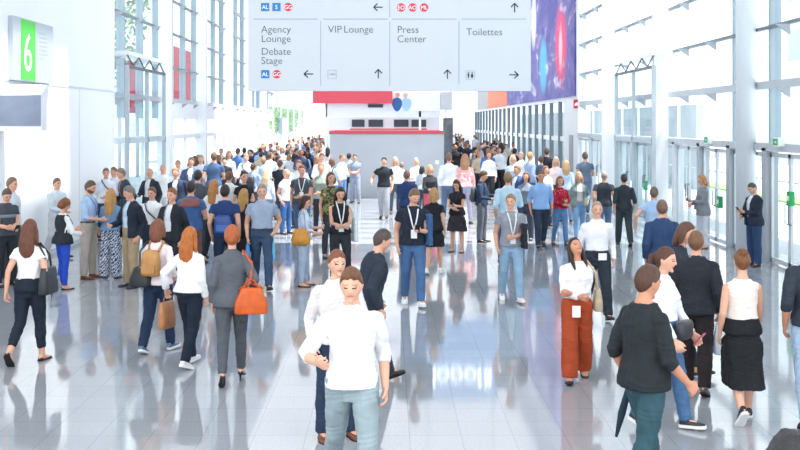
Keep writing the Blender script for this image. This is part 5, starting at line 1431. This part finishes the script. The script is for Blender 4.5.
# ---- second rows, left
for x, yf, yt, lab, kw in (
    (106, 240, 168, 'brown-haired man in white shirt with dark strap at the back of the left group', dict(face=20, top=('shirt', '#dfe5ee'), hair=('short', '#7a5646'))),
    (114, 236, 167, 'brown-haired man close beside the dark strap man, back of left group', dict(face=-30, top=('shirt', '#cfd6e2'), hair=('short', '#84604e'))),
    (128, 247, 168, 'man with dark jacket and reddish scarf leaning over in the left group', dict(face=-60, lean=14, top=('blazer', '#34404f'), under=('under', '#b3705c'), hair=('short', '#8a7468'))),
    (150, 238, 168, 'bald-looking man in dark jacket over white shirt, left group', dict(face=-20, top=('jacket', '#2f3846'), under=('under', '#e9ecf0'), hair=('buzz', '#b99a8a'))),
    (163, 232, 164, 'man all in white behind the left group near the first white pillar', dict(face=0, top=('shirt', '#eef0f2'), bottom=('trousers', '#d6dade'), hair=('buzz', '#c0a596'))),
    (179, 242, 168, 'man in open dark suit and white shirt leaning to his right, left crowd', dict(face=-15, roll=-8, top=('blazer', '#2f3c55'), under=('under', '#f0f1f3'), hair=('short', '#a06c4c'))),
    (178, 222, 160, 'fair man in white shirt behind the leaning dark suit', dict(face=10, top=('shirt', '#e4e8ee'), hair=('short', '#a88878'))),
    (191, 226, 157, 'man in blue-grey blazer over white shirt facing camera, left crowd', dict(face=0, top=('blazer', '#4b5d80'), under=('under', '#f2f3f5'), hair=('short', '#7c5c4a'))),
    (201, 216, 155, 'man in pinkish white shirt right of the blue-grey blazer', dict(face=0, top=('shirt', '#dcdbe6'), hair=('short', '#a88a76'))),
    (214, 222, 152, 'man in slate blue polo seen from behind, left crowd', dict(face=178, top=('polo', '#4a6488'), bottom=('jeans', '#63708a'), hair=('short', '#6d5548'), build=1.15)),
    (229, 205, 151, 'woman in pale shirt beyond the slate blue polo', dict(g='f', face=20, top=('shirt', '#d8dfea'), hair=('bob', '#9a7a64'))),
    (238, 200, 148, 'man in bright blue shirt far left of the booth', dict(face=150, top=('shirt', '#5b86c6'), hair=('short', '#5a4a44'))),
    (246, 214, 154, 'pink-faced man with dark shoulder strap on white shirt, left crowd', dict(face=-10, top=('shirt', '#eef0f4'), hair=('short', '#a88674'))),
    (253, 222, 163, 'person in grey-blue shirt with a dark rucksack strap in left crowd', dict(face=160, top=('shirt', '#9fb0cc'), hair=('short', '#4c3b34'))),
    (266, 235, 168, 'woman with long pale blonde hair in light blue cardigan, centre left', dict(g='f', face=170, top=('blouse', '#c3cfe4'), bottom=('slim', '#8296b8'), hair=('longer', '#d9c3a0'))),
    (280, 220, 160, 'man in black t-shirt seen from behind, left of the lanyard man', dict(face=165, top=('tshirt', '#2b3038'), hair=('short', '#5a4236'), build=1.1)),
    (286, 234, 169, 'bald man in white t-shirt and blue jeans, left of the lanyard man', dict(face=60, top=('tshirt', '#ecedf0'), bottom=('jeans', '#3f6ca4'), hair=('buzz', '#b59a8a'))),
    (302, 244, 165, 'man in charcoal t-shirt with a wide white lanyard and jeans', dict(face=0, top=('tshirt', '#4a525c'), bottom=('jeans', '#4a6e9c'), hair=('short', '#6b4c3c'), lanyard=('#f4f4f6', 1.16), build=1.08, legs='stepL')),
    (299, 228, 160, 'man in white shirt just behind the wide white lanyard man', dict(face=-10, top=('shirt', '#e9edf2'), hair=('short', '#7b5646'))),
    (321, 236, 163, 'woman in grey-green tank top and dark trousers, left of the booth', dict(g='f', face=0, top=('sleeveless', '#8d9a92'), bottom=('slim', '#2f3540'), hair=('pony', '#9a6a50'))),
    (322, 216, 153, 'tall man in white shirt behind the grey-green tank top', dict(face=0, top=('shirt', '#eff1f4'), bottom=('trousers', '#6c7684'), hair=('short', '#6d4d3e'))),
    (331, 258, 172, 'woman in camouflage print top beside the black sleeveless top', dict(g='f', face=20, top=('tshirt', 'camo'), bottom=('slim', '#3a3f46'), hair=('bob', '#7a4d3c'))),
    (332, 214, 158, 'woman in pale blue top with dark rucksack near the left end of the booth', dict(g='f', face=150, top=('shirt', '#c6dbea'), bottom=('jeans', '#5a7ba8'), hair=('bob', '#6d4c3a'))),
    (342, 206, 154, 'man in white shirt and blue jeans standing at the left end of the booth', dict(face=60, top=('shirt', '#eef0f3'), bottom=('jeans', '#6f94c6'), hair=('short', '#8a6a58'))),
    (349, 202, 153, 'dark-haired person between the two men at the booth front', dict(face=170, top=('shirt', '#b9c4d4'), hair=('short', '#332b28'))),
    (355, 203, 154, 'man in grey-blue polo and grey trousers, arms folded, before the booth', dict(face=-10, arms=('cross', 'belly'), top=('polo', '#8d99b0'), bottom=('trousers', '#98a2b4'), hair=('short', '#5b4238'))),
    (384, 219, 157, 'man in black polo and grey trousers walking before the booth', dict(face=-8, legs='stepL', arms=('hang', 'out'), top=('polo', '#2a2e35'), bottom=('trousers', '#a9adb6'), hair=('short', '#3a2e2a'), build=1.06)),
    (395, 214, 157, 'fair woman in white beside the man in black polo', dict(g='f', face=10, top=('blouse', '#eeeef0'), bottom=('slim', '#59606c'), hair=('long', '#cbb294'))),
    (402, 212, 162, 'person in pale blue shirt behind the navy jacket before the booth', dict(face=160, top=('shirt', '#c9d6e6'), hair=('short', '#8a7a70'))),
    (407, 244, 170, 'man in navy jacket with a dark shoulder bag seen from behind, centre', dict(face=168, legs='stepR', top=('shirt', '#2c4470'), bottom=('jeans', '#3a4250'), hair=('short', '#7c5f50'), build=1.15)),
    (416, 208, 158, 'woman with white blonde hair before the booth', dict(g='f', face=0, top=('blouse', '#e9e9ee'), hair=('bob', '#d5c4ae'))),
    (422, 214, 166, 'short person with black hair between blonde women before the booth', dict(g='f', face=150, top=('shirt', '#b9c1cc'), hair=('bob', '#2b2624'))),
    (430, 226, 165, 'golden blonde woman in black cardigan before the booth', dict(g='f', face=20, top=('blouse', '#33363d'), bottom=('slim', '#c65a6a'), hair=('bob', '#d0a06a'))),
    (449, 220, 153, 'person in white shirt and dark jeans, back turned, at right end of booth', dict(face=175, top=('shirt', '#e3e8f0'), bottom=('jeans', '#5f7290'), hair=('short', '#7a6254'), build=1.1)),
    (465, 224, 154, 'woman in coral striped top and lavender trousers seen from behind', dict(g='f', face=172, top=('blouse', 'coral'), bottom=('slim', '#a8a3bd'), hair=('long', '#b08262'), build=1.15)),
    (489, 204, 151, 'woman in white blouse and black trousers walking towards camera, right of booth', dict(g='f', face=0, legs='walkL', top=('blouse', '#eceef0'), bottom=('slim', '#23262c'), hair=('bob', '#7d5444'))),
    (501, 188, 142, 'dark-haired woman in cream top and black trousers walking away, far right', dict(g='f', face=178, legs='stepL', top=('blouse', '#e2dcda'), bottom=('slim', '#2a2b30'), hair=('long', '#3b2b27'))),
    (478, 186, 142, 'person in pale pink top beside the glazed gallery aisle', dict(g='f', face=175, top=('shirt', '#dcd0da'), bottom=('jeans', '#6c8cc0'), hair=('long', '#b39a7e'))),
    (487, 176, 141, 'person in dark jacket farther along the aisle by the gallery', dict(face=175, top=('blazer', '#353c48'), hair=('short', '#3a302c'))),
    (494, 180, 140, 'man in strong blue shirt along the aisle by the gallery', dict(face=178, top=('shirt', '#3c5c98'), hair=('short', '#3b302c'), build=1.2)),
    (513, 212, 155, 'fair-haired woman with pale blue top beside the gallery', dict(g='f', face=20, top=('blouse', '#b4cbe4'), hair=('bob', '#d8bd98'))),
    (515, 196, 148, 'person in black with raised dark hair before the gallery', dict(g='f', face=150, top=('shirt', '#33383f'), hair=('bun', '#2a2524'))),
    (521, 206, 152, 'person in white shirt leaning before the gallery', dict(face=-40, top=('shirt', '#e6e9ee'), hair=('short', '#a98d76'))),
    (530, 214, 152, 'man in blue-grey shirt standing before the gallery', dict(face=120, top=('shirt', '#94a8c8'), bottom=('jeans', '#5c7090'), hair=('short', '#b08a6a'))),
    (517, 236, 165, 'man in navy blazer facing left behind the pale blue shirt', dict(face=-50, top=('blazer', '#35507c'), under=('under', '#e8ebf0'), hair=('short', '#8f6a54'))),
    (526, 240, 172, 'woman with dark hair and patterned grey top behind the sky-blue shirt', dict(g='f', face=-20, top=('blouse', '#7b8494'), hair=('bob', '#6a4a3c'))),
    (541, 212, 156, 'person with dark rucksack standing before the dark suit at the gallery', dict(face=175, top=('tshirt', '#4f5f7c'), hair=('short', '#6a4c3c'))),
    (547, 206, 148, 'man in black suit before the right end of the gallery', dict(face=150, top=('blazer', '#2a2f38'), under=('under', '#dfe3e8'), bottom=('trousers', '#2a2f38'), hair=('short', '#554840'))),
    (556, 216, 157, 'fair woman in pale pink blouse near the white wall end', dict(g='f', face=-20, top=('blouse', '#ecd9da'), hair=('long', '#dcc3a6'))),
    (566, 222, 160, 'woman with light brown hair and pale blue shirt seen from behind, near white wall end', dict(g='f', face=172, top=('shirt', '#bccfea'), bottom=('jeans', '#7f97bd'), hair=('long', '#c09a74'), build=1.15)),
    (585, 214, 152, 'man in slate t-shirt walking away alone near the white wall end', dict(face=178, legs='stepR', top=('tshirt', '#6c7a92'), bottom=('jeans', '#6f86a6'), hair=('short', '#6a5246'))),
    (546, 226, 166, 'woman in pale blouse behind the sky-blue shirt and red blouse', dict(g='f', face=20, top=('blouse', '#eae4e4'), hair=('bob', '#8a5c48'))),
    (198, 258, 170, 'dark-haired man in grey jacket hidden behind the blue and brown polo', dict(face=170, top=('blazer', '#4f5560'), under=('under', '#dfe3e8'), hair=('short', '#322a28')))):
    kw.setdefault('bottom', ('trousers', '#3d4654'))
    kw.setdefault('arms', ('hang', 'hold') if len(lab) % 3 == 0 else ('hang', 'hang') if len(lab) % 3 == 1 else ('belly', 'hang'))
    kw.setdefault('legs', 'stand' if len(lab) % 2 else 'shift')
    pp = P_(x, yf, lab, yt=yt, **kw)
    if 'rucksack' in lab:
        pp.backpack({253: 'dark rucksack on the person in grey-blue shirt, left crowd', 332: 'dark rucksack on the woman in pale blue top by the booth', 541: 'dark rucksack on the person before the dark suit'}[x], '#30343c', z=1.16, size=(.14, .065, .19))
    if 'shoulder bag' in lab:
        pp.shoulder_bag(-1, 'dark shoulder bag of the man in navy jacket, centre', '#2a3550', size=(.06, .17, .14), z=.96)
    if x in (106, 246):
        pp.shoulder_bag(1, {106: 'dark strap bag of the man at the back of the left group', 246: 'dark bag on the shoulder strap of the pink-faced man'}[x], '#2c323c', size=(.04, .13, .10), z=.96, cross=True, xo=.24)

# ---- the far crowd: small figures, repeated from a few builds
POOL = [dict(g='m', face=0, legs='stepL', arms=('hang', 'hold')), dict(g='m', face=178, legs='stand', arms=('hang', 'hang')), dict(g='f', face=0, legs='stepR', arms=('hang', 'belly')),
        dict(g='f', face=176, legs='stepL', arms=('bag', 'hang')), dict(g='m', face=90, legs='shift', arms=('phone', 'hang')), dict(g='m', face=-80, legs='stand', arms=('belly', 'hang'))]
TOPS = [('white', '#e9ecf0', ('shirt', 'tshirt')), ('navy', '#2c3a58', ('shirt', 'blazer_')), ('black', '#282c33', ('shirt', 'tshirt')), ('pale blue', '#b3c6e2', ('shirt', 'shirt')), ('grey', '#858d9a', ('tshirt', 'shirt')), ('pink', '#dfb4b2', ('shirt', 'tshirt')),
        ('blue', '#4c72b0', ('shirt', 'tshirt')), ('beige', '#c9b8a2', ('shirt', 'shirt'))]
WT = [7, 5, 5, 3, 3, 1, 2, 2]
taken = [(o.location.x, o.location.y) for o in COL.objects if o.name.startswith('person')]
def crowd(n, x0, x1, d0, d1, where, seed, block=None):
    q = random.Random(seed)
    k = tries = 0
    while k < n and tries < 6000:
        tries += 1
        d = d0 + (d1 - d0) * q.random() ** 1.15
        px = q.uniform(x0, x1)
        X = (px - CX) * d / F_PX
        if not -6.75 < X < (6.7 if d < 38 else 7.2) or any((X - a) ** 2 + (d - b) ** 2 < .5 for a, b in taken):
            continue
        if -2.9 < X < 2.9 and 39.8 < d < 48 or (-5.5 < X < 3.8 and 58 < d < 63) or (2.4 < X < 3.2 and 49.3 < d < 50.8):
            continue
        taken.append((X, d)); k += 1
        nm, col, kinds = q.choices(TOPS, WT)[0]
        z = 'front' if d < 48 else 'middle' if d < 72 else 'rear'
        base = q.choice(POOL)
        sex = 'man' if base['g'] == 'm' else 'woman'
        view = 'facing camera' if abs(base['face']) < 30 else 'back turned' if abs(base['face']) > 150 else 'sideways'
        lab = 'small %s in %s top, %s, %s of far crowd %s' % (sex, nm, view, z, where)
        st = q.choice(['short', 'short', 'buzz']) if base['g'] == 'm' else q.choice(['long', 'bob', 'long'])
        P_(CX + X * F_PX / d, HY + F_PX * CAM_H / d, lab, h=q.uniform(1.66, 1.86) if base['g'] == 'm' else q.uniform(1.56, 1.72), hair=(st, q.choice([BR, DK, BK, '#8a6446', '#a8835a', '#6f4a36'])), top=(kinds[0] if kinds[0] in ('shirt', 'tshirt') else 'shirt', col),
           bottom=(q.choice(['trousers', 'slim' if base['g'] == 'f' else 'trousers']), q.choice(['#2f3744', '#3f5a84', '#4a4f5a', '#8a93a2', '#262a30'])), skin=q.choice([S1, S2, S4, S1, S3]), group='far crowd ' + where, vox=.02, **base)
crowd(92, 185, 332, 34, 122, 'left of booth', 11)
crowd(50, 446, 514, 40, 120, 'right of booth', 23)
crowd(8, 300, 331, 40, 70, 'by booth corner', 31)
